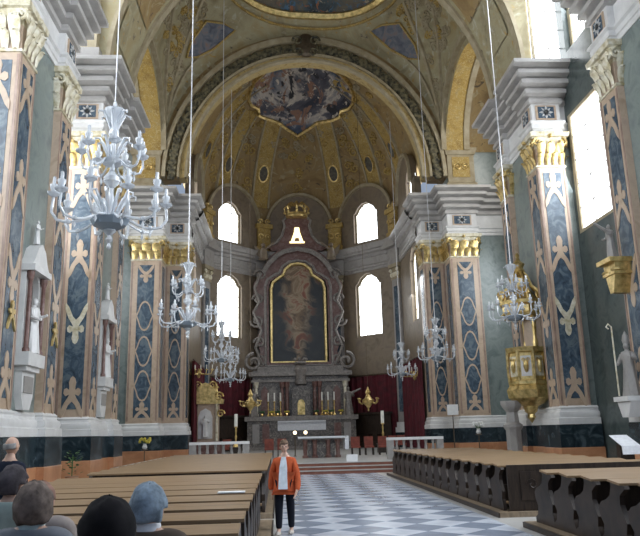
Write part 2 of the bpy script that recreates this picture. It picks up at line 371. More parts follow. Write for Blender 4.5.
def pier(s, y0, label, gm='gold', extra=True):
    L = 5.3; X = lambda x: s*x
    t = thing('pier', (X(10.8), y0+2.65, 0), label, 'pier')
    path = [(13.4, .25), (10.98, .25), (10.98, 0), (9.7, 0), (9.7, 1.3), (9.95, 1.3), (9.95, 4.0), (9.7, 4.0), (9.7, L), (10.98, L), (10.98, L-.25), (13.4, L-.25)]
    path = [(X(x), y0+y) for x, y in path]; sd = -1 if s > 0 else 1
    cap = lambda z: [path]
    MB().sweep(path, PLINTH, False, sd).build('plinth', 'orange', t)
    MB().sweep(path, BAND, False, sd).build('plinth_band', 'dark', t)
    MB().sweep(path, BASE, False, sd).build('base_moulding', 'white', t)
    a, b = sorted((X(9.95), X(13.4)))
    MB().box(a, b, y0+.25, y0+L-.25, 0, 18.04).build('pier_core', 'wall', t)
    for k, yy in enumerate((y0, y0+4.0)):
        a, b = sorted((X(9.7), X(10.98)))
        sh = MB().box(a, b, yy, yy+1.3, 2.5, 14.75).build('pilaster', 'beige', t)
        capital(t, a, b, yy, yy+1.3, gm=gm)
        if k == 0:
            fr = F((X(10.34), yy, 0), (s, 0, 0), UP, (0, -1, 0)); panel_face(sh, fr, 1.28, gold_at=(1,)); star_panel(t, fr, .95)
        fr = F((X(9.7), yy+.65, 0), (0, 1, 0), UP, (-s, 0, 0)); panel_face(sh, fr, 1.3); star_panel(t, fr, .9)
    MB().sweep(path, ARCHI, False, sd).build('architrave', 'white', t)
    MB().sweep(path, CORN, False, sd).build('cornice', 'cornice', t)
    return t
pier(-1, 19.7, 'nearest left marble pier, its pale niche statue beside the left edge of the picture', 'palegold')
pier(-1, 29.3, 'second pier on the left, blue panelled, behind the large near crystal chandelier')
pier(1, 29.3, 'second pier on the right, blue panelled, carrying the gilded pulpit')
pier(1, 17.6, 'nearest right marble pier cut by the right edge of the picture', 'palegold')
def link_motif(mb, fr, c, h, w):
    mb.plate([(w*.5*math.cos(a*PI/8)*(1.15 if a % 4 == 0 else .9), c+h*.5*math.sin(a*PI/8)) for a in range(16)],
             [[(w*.42*math.cos(a*PI/8)*(1.15 if a % 4 == 0 else .9), c+h*.44*math.sin(a*PI/8)) for a in range(16)]], .02, .05, fr)
def choir_pier(s, label):
    X = lambda x: s*x
    t = thing('choir_pier', (X(10.5), 46.6, 0), label, 'pier')
    path = [(14.3, 46.35), (11.7, 46.35), (11.7, 46), (9.7, 46), (9.7, 47.6), (8.2, 47.6), (8.2, 49.3)]
    path = [(X(x), y) for x, y in path]; sd = -1 if s > 0 else 1
    MB().sweep(path, PLINTH, False, sd).build('plinth', 'orange', t)
    MB().sweep(path, BAND, False, sd).build('plinth_band', 'dark', t)
    MB().sweep(path, BASE, False, sd).build('base_moulding', 'white', t)
    a, b = sorted((X(9.95), X(14.3)))
    MB().box(a, b, 46.35, 49.3, 0, 21.6).build('pier_core', 'wall', t)
    for (x0, x1, y0, y1, w) in ((9.7, 11.7, 46, 47.5, 2.0), (8.2, 9.7, 47.6, 49.2, 1.5)):
        a, b = sorted((X(x0), X(x1)))
        sh = MB().box(a, b, y0, y1, 2.5, 14.75).build('pilaster', 'beige', t)
        fr = F(((a+b)/2, y0, 0), (s, 0, 0), UP, (0, -1, 0))
        e = MB()
        for sx in (-1, 1): e.box(sx*(w/2-.1)-.05, sx*(w/2-.1)+.05, 2.7, 13, 0, .02, fr)
        e.build('edge_inlay', 'pink', sh)
        MB().box(-w*.27, w*.27, 2.9, 12.8, 0, .02, fr).build('blue_panel', 'blue', sh)
        for c in (4.9, 7.1, 9.4):
            mb = MB(); link_motif(mb, fr, c, 2.0, w*.5); mb.build('inlay_link', 'beige', sh)
        for c, u in ((3.3, 1), (12.2, -1)):
            mb = MB(); cross_motif(mb, fr, c, 1.3, w*.5, u, .045); mb.build('inlay_cross', 'beige', sh)
        fr2 = F((X(x0), (y0+y1)/2, 0), (0, 1, 0), UP, (-s, 0, 0))
        MB().box(-.4, .4, 2.9, 12.8, 0, .02, fr2).build('blue_panel', 'blue', sh)
        capital(t, a, b, y0, y1)
        star_panel(t, fr, w*.65)
    MB().sweep(path, ARCHI, False, sd).build('architrave', 'white', t)
    MB().sweep(path, CORN, False, sd).build('cornice', 'cornice', t)
    a, b = sorted((X(10.0), X(11.9)))
    at = MB().sweep([(a, 46.1), (b, 46.1), (b, 47.4), (a, 47.4)], [(0, 18.05), (.12, 18.05), (.12, 18.5), (0, 18.6), (0, 20.6), (.08, 20.65), (.2, 20.95), (.2, 21.1), (-.6, 21.1)], True, 1).build('attic_block', 'rib', t)
    fr = F(((a+b)/2, 46.1, 0), (1, 0, 0), UP, (0, -1, 0)); mb = MB().box(-.62, .62, 18.95, 20.45, 0, .04, fr)
    mb.build('attic_panel', 'goldplaster', at)
    for sx in (-1, 1): MB().tube(spiral(fr(sx*.25, 19.7, .07), fr.u*sx, fr.v, .3, 1.3, 14), .05, 5).build('scroll_ornament', 'gold', at)
    return t
choir_pier(-1, 'stepped marble pier left of the chancel arch, blue panels and gilded capitals')
choir_pier(1, 'stepped marble pier right of the chancel arch beside the white notice board')

# ------------------------------------------------------------------ outer walls with windows
WN = [0]
def win_shape(cx, z0, z1, w, cusp=True):
    h = w/2
    if not cusp: return [(cx-h, z0), (cx+h, z0), (cx+h, z1), (cx-h, z1)]
    return [(cx-h, z0), (cx+h, z0), (cx+h, z1-.34*w), (cx+h*.82, z1-.28*w), (cx+h*.62, z1-.13*w), (cx+h*.4, z1-.06*w), (cx+h*.2, z1), (cx-h*.2, z1),
            (cx-h*.4, z1-.06*w), (cx-h*.62, z1-.13*w), (cx-h*.82, z1-.28*w), (cx-h, z1-.34*w)]
def window(fr, cx, z0, z1, w, depth=.35, bars=(2, 4), cusp=True, mat='pane', back=-.35, frame='rib'):
    WN[0] += 1; sh = win_shape(cx, z0, z1, w, cusp)
    o = struct(MB().prism(sh, back-.03, back, fr).build('window_%d' % WN[0], mat))
    big = [(cx+(a-cx)*1.0, b) for a, b in sh]
    f = MB(); c = (z0+z1)/2
    inner = [(cx+(a-cx)*.9, c+(b-c)*.95) for a, b in sh]
    f.plate(sh, [inner], back+.005, back+.09, fr)
    f.build('window_frame', frame, o)
    b = MB()
    for k in range(1, bars[0]): x = cx-w/2+w*k/bars[0]; b.box(x-.025, x+.025, z0+.05, z1-.06*w, back+.01, back+.05, fr)
    for k in range(1, bars[1]): z = z0+(z1-z0)*k/bars[1]; b.box(cx-w/2+.05, cx+w/2-.05, z-.02, z+.02, back+.01, back+.045, fr)
    b.build('glazing_bar', 'grey', o)
    return sh
def wall(name, fr, outer, wins, mat='wall', th=.5):
    hs = [window(fr, *w[:4], **(w[4] if len(w) > 4 else {})) for w in wins]
    return struct(MB().plate(outer, hs, -th, 0, fr).build(name, mat))
def rect(a, b, c, d): return [(a, c), (b, c), (b, d), (a, d)]
big = dict(bars=(3, 5), cusp=False)
for s, sn in ((-1, 'left'), (1, 'right')):
    WX = 11.35 if s > 0 else 11.7
    fr = F((s*WX, 0, 0), (0, 1, 0), UP, (-s, 0, 0))
    wall('wall_%s' % sn, fr, rect(22.8, 29.7, 0, 25), [(27.0, 10.0 if s > 0 else 8.8, 15.6, 4.6 if s > 0 else 3.6, dict(big, back=-.08)), (26.5, 18.5, 23.2, 4.4, big)], 'shadedwall' if s > 0 else 'wall')
    fr = F((s*11.7, 0, 0), (0, 1, 0), UP, (-s, 0, 0))
    wall('wall_%s_west' % sn, fr, rect(4, 18.0 if s > 0 else 20.2, 0, 25), [(14.9, 7.5, 15.6, 4.4, big), (8.5, 7.5, 15.6, 4.4, big), (14.9, 18.5, 23.2, 4.4, big), (8.5, 18.5, 23.2, 4.4, big)])
    fr = F((s*14.3, 0, 0), (0, 1, 0), UP, (-s, 0, 0))
    wall('wall_%s_transept' % sn, fr, rect(34.0, 46.6, 0, 26), [(40.3, 8.5, 15.8, 4.0, big), (40.3, 18.6, 23.4, 4.0, big)])
# nave vault west of the crossing
def ell(a, b, zc, t0=0, t1=PI): return lambda u: (a*math.cos(PI-(t0+(t1-t0)*u)), zc+b*math.sin(t0+(t1-t0)*u))
e = ell(11.9, 6.6, 24.7)
struct(MB().grid(lambda u, v: (e(u)[0], 11+18.6*v, e(u)[1]), 32, 4).build('ceiling_nave', 'ochre', recalc=False))
# arch across the nave over the second piers
t = thing('transverse_arch', (0, 32, 18), 'painted arch springing above the second piers, just in front of the crossing', 'arch')
def ringsec(a0, b0, a1, b1, zc, y0, y1, n=40, mb=None):
    mb = mb or MB(); A = ell(a0, b0, zc); B = ell(a1, b1, zc)
    vs = []
    for i in range(n+1):
        p, q = A(i/n), B(i/n); vs += [(p[0], y0, p[1]), (q[0], y0, q[1]), (q[0], y1, q[1]), (p[0], y1, p[1])]
    fs = [(i*4+j, (i+1)*4+j, (i+1)*4+(j+1) % 4, i*4+(j+1) % 4) for i in range(n) for j in range(4)]+[(0, 1, 2, 3), (n*4, n*4+3, n*4+2, n*4+1)]
    return mb.add(vs, fs)
ringsec(9.7, 10.4, 12.2, 12.9, 18.04, 29.5, 34.5).build('arch_body', 'sail', t)
for y in (29.45, 33.9): ringsec(9.55, 10.25, 9.75, 10.45, 18.04, y, y+.5).build('arch_rib', 'rib', t)
E1 = ell(9.66, 10.36, 18.04)
for k in range(11):
    u0, u1 = .06+.08*k, .12+.08*k
    MB().grid(lambda u, v: (E1(u0+(u1-u0)*u)[0]*.998, 30.4+3.1*v, E1(u0+(u1-u0)*u)[1]-.03), 4, 1).build('arch_panel', 'ochre' if k % 2 else 'sail', t, recalc=False)

# blocks above the second piers: attic relief on the left, bright lunette window on the right
t = thing('attic_pilaster', (-10.7, 29.3, 18.05), 'pale attic block with a stucco relief standing on the cornice of the second left pier', 'pilaster')
MB().box(-11.6, -9.9, 28.95, 29.5, 18.05, 18.75).build('attic_base', 'grey', t)
MB().box(-11.4, -10.05, 29.05, 29.5, 18.75, 21.6).build('attic_shaft', 'rib', t)
mb = MB(); ff = F((-10.72, 29.04, 20.0), (1, 0, 0), UP, (0, -1, 0))
for q in (-1, 1): mb.tube(spiral(ff(q*.25, .2, 0), ff.u*q, ff.v, .25, 1.3, 12), .05, 5); mb.tube(spiral(ff(q*.25, -.5, 0), ff.u*q, ff.v, .22, 1.3, 12, 0, -1), .05, 5)
mb.build('stucco_relief', 'palegold', t)
window(F((11.25, 29.4, 0), (1, 0, 0), UP, (0, -1, 0)), 0, 18.1, 22.0, 2.5, cusp=False, bars=(3, 4), back=.05)
# crossing vault
ZS, H1, H2, VA, VB, VY = 20.5, 9.5, 4.7, 9.9, 5.95, 40.3
def vz(x, y):
    tx = max(0, 1-(x/VA)**2); ty = max(0, 1-((y-VY)/VB)**2)
    return ZS+H1*tx**.5+H2*(.5*ty+.5*ty**.5)
def vpt(x, y, d=0):
    h = .01; x = max(-VA+.05, min(VA-.05, x)); y = max(VY-VB+.05, min(VY+VB-.05, y)); p = Vector((x, y, vz(x, y)))
    return p+vnorm(p)*d
def vnorm(p):
    x = max(-VA+.1, min(VA-.1, p[0])); y = max(VY-VB+.1, min(VY+VB-.1, p[1])); h = .03
    n = Vector((vz(x+h, y)-vz(x-h, y), vz(x, y+h)-vz(x, y-h), -2*h)); return n.normalized()
def cg(u, v):
    x = -VA*math.cos(PI*u); y = VY-VB*math.cos(PI*v); return (x, y, vz(x, y))
struct(MB().grid(cg, 48, 32).build('ceiling_crossing', 'sail', recalc=False))
t = thing('crossing_fresco', (0, 40.9, 33), 'large dark ceiling painting in a gilt oval frame over the crossing', 'fresco')
def oval(a, b, k, n=64, cx=.45, cy=40.9, p=2.5):
    q = 2*PI*k/n; c, s_ = math.cos(q), math.sin(q)
    r = (abs(c)**p+abs(s_)**p)**(-1/p); return cx+a*r*c, cy+b*r*s_
vs = [vpt(.45, 40.9, .12)]; fs = []
for j in range(1, 9):
    for k in range(64): vs.append(vpt(*oval(5.9*j/8, 4.75*j/8, k), .12))
for k in range(64): fs.append((0, 1+k, 1+(k+1) % 64))
for j in range(7):
    for k in range(64): a = 1+j*64; fs.append((a+k, a+(k+1) % 64, a+64+(k+1) % 64, a+64+k))
MB().add(vs, fs).build('painting', 'domefresco', t, recalc=False)
SQ = lambda w, h: [(-w, 0), (w, 0), (w*.6, h), (-w*.6, h)]
MB().rail([vpt(*oval(6.0, 4.85, k), .05) for k in range(64)], SQ(.28, .3), vnorm, True).build('gilt_frame', 'gold', t)
MB().rail([vpt(*oval(6.55, 5.25, k), .02) for k in range(64)], SQ(.1, .15), vnorm, True).build('outer_moulding', 'goldplaster', t)
for s, lb in ((-1, 'small dark painted field on the crossing vault, left of the arch crown'), (1, 'small dark painted field on the crossing vault, right of the arch crown')):
    t = thing('vault_painting', (s*7, 44.5, 29), lb, 'fresco')
    cpx = [(4.9, 45.75), (5.7, 45.25), (6.9, 44.6), (8.0, 44.9), (8.3, 45.3), (7.6, 45.75), (6.4, 45.95)]
    vs = [vpt(s*6.8, 45.3, .1)]+[vpt(s*x, y, .1) for x, y in cpx]
    MB().add(vs, [(0, 1+k, 1+(k+1) % 7) for k in range(7)]).build('painted_field', 'patch', t, recalc=False)
    MB().rail([vpt(s*x, y, .05) for x, y in cpx], SQ(.09, .14), vnorm, True).build('gilt_edge', 'goldplaster', t)
    # curved ribs rising from the corner
    t = thing('vault_rib', (s*9.6, 45.8, 21), 'pale ribs fanning from the %s corner of the crossing vault above the stepped pier' % ('left' if s < 0 else 'right'), 'vault rib')
    for (P, w) in (([(9.75, 46.0), (9.3, 45.6), (8.6, 44.9), (7.6, 44.0), (6.9, 43.2)], .16), ([(9.8, 45.6), (9.6, 44.5), (9.2, 43), (8.6, 41.5)], .13),
                   ([(9.75, 46.05), (9.2, 45.95), (8.4, 45.8), (7.4, 45.85), (6.4, 46)], .10)):
        pts = []
        for i in range(len(P)-1):
            for k in range(6): q = k/6; pts.append(vpt(s*(P[i][0]*(1-q)+P[i+1][0]*q), P[i][1]*(1-q)+P[i+1][1]*q, .02))
        MB().rail(pts, SQ(w, .16), vnorm).build('rib', 'rib', t)
    # side arch band with gold panels
    t = thing('side_arch', (s*9.9, VY, 20.6), 'gold panelled arch on the %s side of the crossing, rising from the stepped pier' % ('left' if s < 0 else 'right'), 'arch')
    def sa(u, r=0): a = PI*u; return (VY+(5.6-r)*math.cos(a), 20.9+(4.8-r)*math.sin(a))
    for (x0, x1, r, m_, nm) in ((9.75, 11.6, 0, 'goldplaster', 'arch_soffit'), (9.6, 9.95, .1, 'rib', 'arch_rib'), (11.2, 11.6, .1, 'rib', 'arch_rib')):
        vs = []
        for i in range(33):
            p, q = sa(i/32, r), sa(i/32, r-.4); vs += [(s*x0, *p), (s*x1, *p), (s*x1, *q), (s*x0, *q)]
        MB().add(vs, [(i*4+j, (i+1)*4+j, (i+1)*4+(j+1) % 4, i*4+(j+1) % 4) for i in range(32) for j in range(4)]).build(nm, m_, t)
    a, b_ = sorted((s*9.9, s*14.4))
    def tr(u, v): p = sa(u, -.4); return (a+(b_-a)*v, p[0], p[1])
    struct(MB().grid(tr, 24, 2).build('ceiling_transept_%s' % ('left' if s < 0 else 'right'), 'ochre', recalc=False))

# chancel arch
t = thing('chancel_arch', (0, 46, 19), 'wide chancel arch with a dark leaf garland between gold mouldings', 'arch')
ringsec(8.25, 9.0, 8.75, 9.35, 19.0, 46.15, 47.3).build('gold_archivolt', 'ochregold', t)
ringsec(8.17, 8.92, 8.34, 9.08, 19.0, 46.0, 46.4).build('inner_moulding', 'rib', t)
ringsec(8.7, 9.3, 8.86, 9.45, 19.0, 45.95, 46.4).build('middle_moulding', 'rib', t)
ringsec(8.75, 9.2, 10.6, 11.6, 19.0, 46.3, 47.6).build('arch_field', 'ochre', t)
ringsec(9.65, 10.35, 9.9, 10.75, 19.0, 45.9, 46.4).build('outer_moulding', 'rib', t)
g = MB(); G = ell(9.25, 9.88, 19.0)
for k in range(78):
    u = (k+.5)/78; x, z = G(u); r = .36+.08*random.random()
    g.ball((x, 46.2, z), (r*.8, .2, r), 6, 5)
    for q in range(3):
        a = random.random()*6.28; g.ball((x+.26*math.cos(a), 46.12, z+.26*math.sin(a)), (.17, .12, .17), 5, 4)
tag(g.build('leaf_garland', 'garland', t), kind='stuff')
c_ = MB(); fr = F((.2, 45.9, 29.0), (1, 0, 0), UP, (0, -1, 0))
c_.ball(fr(0, 0, 0), (.75, .2, .95), 10, 8)
c_.build('keystone_cartouche', 'bronze', t)
c_ = MB()
for sx in (-1, 1):
    c_.tube(spiral(fr(sx*.6, .3, .1), fr.u*sx, fr.v, .4, 1.3, 14), .09, 5); c_.tube(spiral(fr(sx*.5, -.6, .1), fr.u*sx, fr.v, .35, 1.3, 14), .08, 5)
c_.build('cartouche_scroll', 'garland', t)
# ------------------------------------------------------------------ apse
AC = 54.0; AP = 8.2; hs = AP*math.tan(PI/8)
cor = [(-AP, 49.2), (-AP, AC+hs), (-hs, AC+AP), (hs, AC+AP), (AP, AC+hs), (AP, 49.2)]
names = ['wall_apse_left', 'wall_apse_northeast', 'wall_apse_back', 'wall_apse_southeast', 'wall_apse_right']
APF = []
for k in range(5):
    a, b = Vector((*cor[k], 0)), Vector((*cor[k+1], 0)); d = b-a; L = d.length; nn = Vector((d.y, -d.x, 0)).normalized()
    fr = F((a+b)/2, d, UP, nn); APF.append((fr, L)); R = L/2-.45; zc = 20.2
    R2 = min(R, 3.0)
    outer = [(-L/2, 0), (L/2, 0), (L/2, zc)]+[(R2*math.cos(PI*i/14), zc+R2*1.05*math.sin(PI*i/14)) for i in range(15)]+[(-L/2, zc)]
    ws = []
    kw = dict(bars=(3, 6))
    if k in (1, 3): q = -.45 if k == 1 else 0; ws = [(q, 9.7, 15.2, 2.75, kw), (q, 18.1, 21.7, 2.6, dict(bars=(3, 4)))]
    if k in (0, 4):
        cx = -1.9 if k == 0 else 1.9   # window close to the chancel arch
        cx = -cx if False else cx
        ws = [(cx, 9.7, 15.25, 2.3, kw), (cx, 18.1, 21.6, 2.1, dict(bars=(3, 4)))]
    wall(names[k], fr, outer, ws, 'apse', .5)
    # arched moulding over each bay
    mo = MB().rail([fr(R2*math.cos(PI*i/20), zc+R2*1.05*math.sin(PI*i/20), .0) for i in range(21)], [(-.16, 0), (.16, 0), (.12, .22), (-.12, .22)], lambda p, n=nn: n)
    struct(mo.build('trim_lunette_%d' % (k+1), 'rib'))
ent = [(0, 15.4), (.08, 15.4), (.08, 15.6), (.14, 15.65), (.14, 15.85), (.2, 15.9), (.1, 15.95), (.1, 16.55), (.2, 16.6), (.3, 16.8), (.55, 16.9), (.55, 17.1), (.7, 17.15), (.85, 17.45), (.85, 17.6), (0, 17.64)]
o = struct(MB().sweep(cor, ent, False, 1).build('trim_1', 'grey'))
# apse pilasters at the corners: shaft, capital, gilded attic block
for k, (cx, cy) in enumerate(cor[1:5]):
    v = Vector((-cx, AC-cy, 0)).normalized(); u = Vector((-v.y, v.x, 0))
    nm = ('far left', 'left of the high altar', 'right of the high altar', 'far right')[k]
    t = thing('apse_pilaster', (cx, cy, 0), 'tall grey marble pilaster in the apse, %s' % nm, 'pilaster', 'pilasters between the apse windows')
    fr = F(Vector((cx, cy, 0)), u, UP, v)
    MB().box(-.55, .55, 2.4, 14.1, -.2, .42, fr).build('shaft', 'grey', t)
    MB().box(-.28, .28, 3.2, 13.5, .42, .45, fr).build('blue_panel', 'blue', t)
    MB().box(-.75, .75, .45, 1.6, -.2, .62, fr).build('plinth', 'dark', t)
    MB().box(-.75, .75, 1.6, 2.0, -.2, .62, fr).box(-.66, .66, 2.0, 2.4, -.2, .53, fr).build('base_moulding', 'white', t)
    cp = MB().box(-.6, .6, 14.1, 14.3, -.2, .48, fr).box(-.75, .75, 15.1, 15.4, -.2, .62, fr).box(-.55, .55, 14.3, 15.1, -.2, .42, fr).build('capital', 'rib', t)
    lf = MB()
    for j in range(5):
        lf.ball(fr(-.5+.25*j, 14.5, .46), (.14, .12, .22), 6, 5); 
    for j in (-1, 1): lf.tube(spiral(fr(j*.5, 14.85, .55), u*j, Vector(UP), .2, 1.3, 10), .05, 5)
    lf.build('leaf_ornament', 'palegold', cp)
    MB().box(-.8, .8, 15.4, 16.8, -.2, .6, fr).box(-1.0, 1.0, 16.8, 17.66, -.2, 1.05, fr).build('entablature_block', 'grey', t)
    MB().box(-.7, .7, 17.66, 18.2, -.3, .66, fr).box(-.6, .6, 18.2, 19.9, -.3, .55, fr).box(-.78, .78, 19.9, 20.3, -.3, .72, fr).build('attic_block', 'goldplaster', t)
    for j in (-1, 1): MB().tube(spiral(fr(j*.3, 19.1, .6), u*j, Vector(UP), .3, 1.3, 12), .06, 5).build('scroll_ornament', 'gold', t); MB().tube(spiral(fr(j*.3, 20.55, .5), u*j, Vector(UP), .26, 1.2, 12), .08, 5).build('scroll_ornament', 'gold', t)
# apse half dome and its ribs
DZ, DR, DH = 20.0, 9.0, 11.6
def dpt(x, y, d=0):
    q = (x*x+max(0, y-AC)**2)/DR**2; p = Vector((x, y, DZ+DH*math.sqrt(max(0, 1-q)))); return p+dn(p)*d
def dn(p):
    n = Vector((-p[0]/DR**2, -max(0, p[1]-AC)/DR**2, -(p[2]-DZ)/DH**2)); return n.normalized()
def dg(u, v):
    a = PI*u; e_ = PI/2*v; return (-DR*math.cos(a)*math.cos(e_), AC+DR*math.sin(a)*math.cos(e_), DZ+DH*math.sin(e_))
def bg(u, v):
    return (-DR*math.cos(PI*u), 49.0+(AC-49.0)*v, DZ+DH*math.sin(PI*u))
struct(MB().grid(dg, 48, 24).build('ceiling_apse', 'ochre', recalc=False))
struct(MB().grid(bg, 48, 4).build('ceiling_chancel', 'ochre', recalc=False))
t = thing('apse_fresco', (0, 56, 29), 'painted sky and figures in a lobed gilt frame on the apse vault', 'fresco')
FP = [(-4.37, 55.19), (-3.9, 53.9), (-2.9, 53.0), (-1.4, 52.5), (.3, 52.4), (2.0, 52.5), (3.5, 53.0), (4.3, 53.9), (4.71, 54.9), (4.75, 55.9), (4.5, 56.7), (3.82, 57.44), (3.75, 58.0), (3.1, 58.6), (1.79, 59.2), (.9, 59.8), (-.05, 60.25), (-1.0, 59.8), (-1.84, 59.2), (-3.0, 58.5), (-3.6, 58.0), (-3.62, 57.4), (-4.26, 56.6), (-4.45, 55.9)]
n = len(FP); cx, cy = .1, 55.8; vs = [dpt(cx, cy, .1)]; fs = [(0, 1+k, 1+(k+1) % n) for k in range(n)]
for j in range(1, 7):
    for (x, y) in FP: vs.append(dpt(cx+(x-cx)*j/6, cy+(y-cy)*j/6, .1))
for j in range(5):
    for k in range(n): a = 1+j*n; fs.append((a+k, a+(k+1) % n, a+n+(k+1) % n, a+n+k))
MB().add(vs, fs).build('painting', 'sky', t, recalc=False)
MB().rail([dpt(x, y, .05) for x, y in FP], SQ(.17, .24), dn, True).build('gilt_frame', 'gold', t)
for sx in (-1, 1):
    MB().tube(spiral(dpt(sx*.3, 60.35, .2), Vector((sx, 0, 0)), Vector((0, -.5, .8)), .4, 1.2, 12), .09, 5).build('frame_scroll', 'goldplaster', t)
    for (x, y) in ((3.9, 57.7), (4.9, 55.2)): MB().tube(spiral(dpt(sx*x+.1, y, .2), Vector((sx, 0, 0)), Vector((0, -.5, .8)), .35, 1.2, 12), .09, 5).build('frame_scroll', 'goldplaster', t)
for k, ang in enumerate((-78, -52, -24, 24, 52, 78)):
    a = math.radians(ang); t = thing('apse_rib', (DR*math.sin(a)*.98, AC+DR*math.cos(a)*.98, 21), ('gold rib of the apse vault, %s from the left, with a dark oval medallion' % ('first', 'second', 'third', 'fourth', 'fifth', 'sixth')[k]), 'vault rib', 'ribs of the apse vault')
    def rp(r, da=0, d=0): return dpt(r*math.sin(a+da), AC+r*math.cos(a+da), d)
    top = 5.4 if abs(ang) < 60 else 3
    pts = [rp(DR*.985-(DR*.985-top)*i/14, 0, .02) for i in range(15)]
    MB().rail(pts, [(-.75, 0), (.75, 0), (.75, .1), (-.75, .1)], dn).build('rib_band', 'goldplaster', t)
    for w in (-.8, .8): MB().rail([p+(p-Vector((0, AC, p.z))).cross(Vector(UP)).normalized()*w for p in pts], SQ(.12, .2), dn).build('rib_edge', 'rib', t)
    p = rp(8.1, 0, .16); nn = dn(p); uu = nn.cross(Vector(UP)).normalized(); vv = uu.cross(nn)
    fr = F(p, uu, vv, nn)
    md = MB().prism([(.42*math.cos(i*PI/8), .7*math.sin(i*PI/8)) for i in range(16)], 0, .06, fr).build('medallion', 'medal', t)
    MB().rail([fr(.46*math.cos(i*PI/8), .75*math.sin(i*PI/8), .02) for i in range(16)], SQ(.08, .1), lambda q, n=nn: n, True).build('medallion_frame', 'gold', md)

# raised stucco scrollwork
def stucco(name, par, pts, r, mat, pf, nfn, th=.05):
    mb = MB()
    for k, (x, y) in enumerate(pts):
        p = pf(x, y, .06); nn = nfn(p); a = random.random()*6.28; u = nn.orthogonal().normalized(); u = (Matrix.Rotation(a, 3, nn) @ u); v = nn.cross(u)
        rr = r*random.uniform(.75, 1.25)
        mb.tube(spiral(p+u*rr*.9, u, v, rr, 1.2, 12, PI, 1), [th*1.3]*7+[th]*6, 5); mb.tube(spiral(p-u*rr*.9, -u, -v, rr, 1.2, 12, PI, 1), [th*1.3]*7+[th]*6, 5)
        for q in (-1, 1): mb.ball(p+v*rr*.8*q, (th*2.6, th*2.6, th*2), 6, 4)
    return tag(mb.build(name, mat, par), kind='stuff')
random.seed(5)
for s, nm in ((-1, 'left'), (1, 'right')):
    t = thing('stucco_scrollwork', (s*8.5, 43.5, 27), 'pale stucco scrollwork on the %s half of the crossing vault' % nm, 'stucco ornament')
    pts = [(s*random.uniform(6.9, 9.5), random.uniform(40.2, 45.6)) for _ in range(46)]
    pts = [(x, y) for x, y in pts if not (5.6 < abs(x) < 8.6 and y > 44.4)]
    stucco('scrolls', t, pts, .30, 'rib', vpt, vnorm, .045)
    stucco('gold_scrolls', t, [(s*random.uniform(6.8, 9.5), random.uniform(40.2, 45.4)) for _ in range(12)], .26, 'goldplaster', vpt, vnorm, .06)
t = thing('stucco_scrollwork', (0, 57.5, 26), 'gilt and pale stucco scrollwork surrounding the apse fresco', 'stucco ornament')
ring = [(.1+(x-.1)*q+random.uniform(-.2, .2), 55.8+(y-55.8)*q+random.uniform(-.15, .15)) for (x, y) in FP for q in (1.16, 1.36) if 55.8+(y-55.8)*q < 61.6]
stucco('pale_scrolls', t, [p for p in ring[::2]], .30, 'rib', dpt, dn, .06)
stucco('gold_scrolls', t, [p for p in ring[1::2]], .30, 'goldplaster', dpt, dn, .07)
pts = []
for ang in (-65, -38, 0, 38, 65):
    for r in (7.3, 8.0, 8.5): a = math.radians(ang+random.uniform(-4, 4)); pts.append((r*math.sin(a), AC+r*math.cos(a)))
stucco('web_scrolls', t, pts, .38, 'goldplaster', dpt, dn, .07)

# ------------------------------------------------------------------ high altar
RY = 61.0
fr = F((-.25, RY, 0), (1, 0, 0), UP, (0, -1, 0))
t = thing('altar_retable', (-.25, 61.2, .45), 'towering red and grey marble retable framing a large dark painting', 'retable')
inner = [(-2.35, 7.7), (2.35, 7.7), (2.35, 14.1), (2.2, 14.7), (1.7, 15.1), (1.3, 15.35), (1.1, 15.9), (.6, 16.3), (0, 16.4), (-.6, 16.3), (-1.1, 15.9), (-1.3, 15.35), (-1.7, 15.1), (-2.2, 14.7), (-2.35, 14.1)]
def half(pts): return pts+[(-x, z) for x, z in reversed(pts) if abs(x) > 1e-3]
outer = half([(0, 7.0), (3.2, 7.0), (3.5, 7.8), (3.3, 8.6), (3.7, 9.6), (3.3, 10.6), (3.6, 11.6), (4.0, 12.2), (3.5, 12.9), (3.9, 13.6), (3.9, 14.6), (3.3, 15.4), (3.0, 16.2), (2.4, 17.1), (1.5, 17.8), (0, 18.2)])
MB().plate(outer, [[(x*1.1, z if z < 8 else z+.1) for x, z in inner]], -.9, .15, fr).build('marble_surround', 'red', t)
MB().prism(inner, -.3, -.1, fr).build('painting', 'painting', t)
nf = lambda p: Vector((0, -1, 0))
MB().rail([fr(x, z, -.05) for x, z in inner], SQ(.15, .3), nf, True).build('gilt_frame', 'gold', t)
MB().rail([fr(x*1.22, z*1.0+(.25 if z > 8 else -.3), .15) for x, z in inner], SQ(.13, .2), nf, True).build('pale_frame_moulding', 'lightaltar', t)
arc = [(-3.1, 15.6), (-2.6, 16.4), (-1.9, 17.1), (-1.2, 17.5), (0, 17.75), (1.2, 17.5), (1.9, 17.1), (2.6, 16.4), (3.1, 15.6)]
MB().rail([fr(x, z, .2) for x, z in arc], [(-.2, 0), (.2, 0), (.3, .35), (-.1, .35)], nf).build('arched_cornice', 'lightaltar', t)
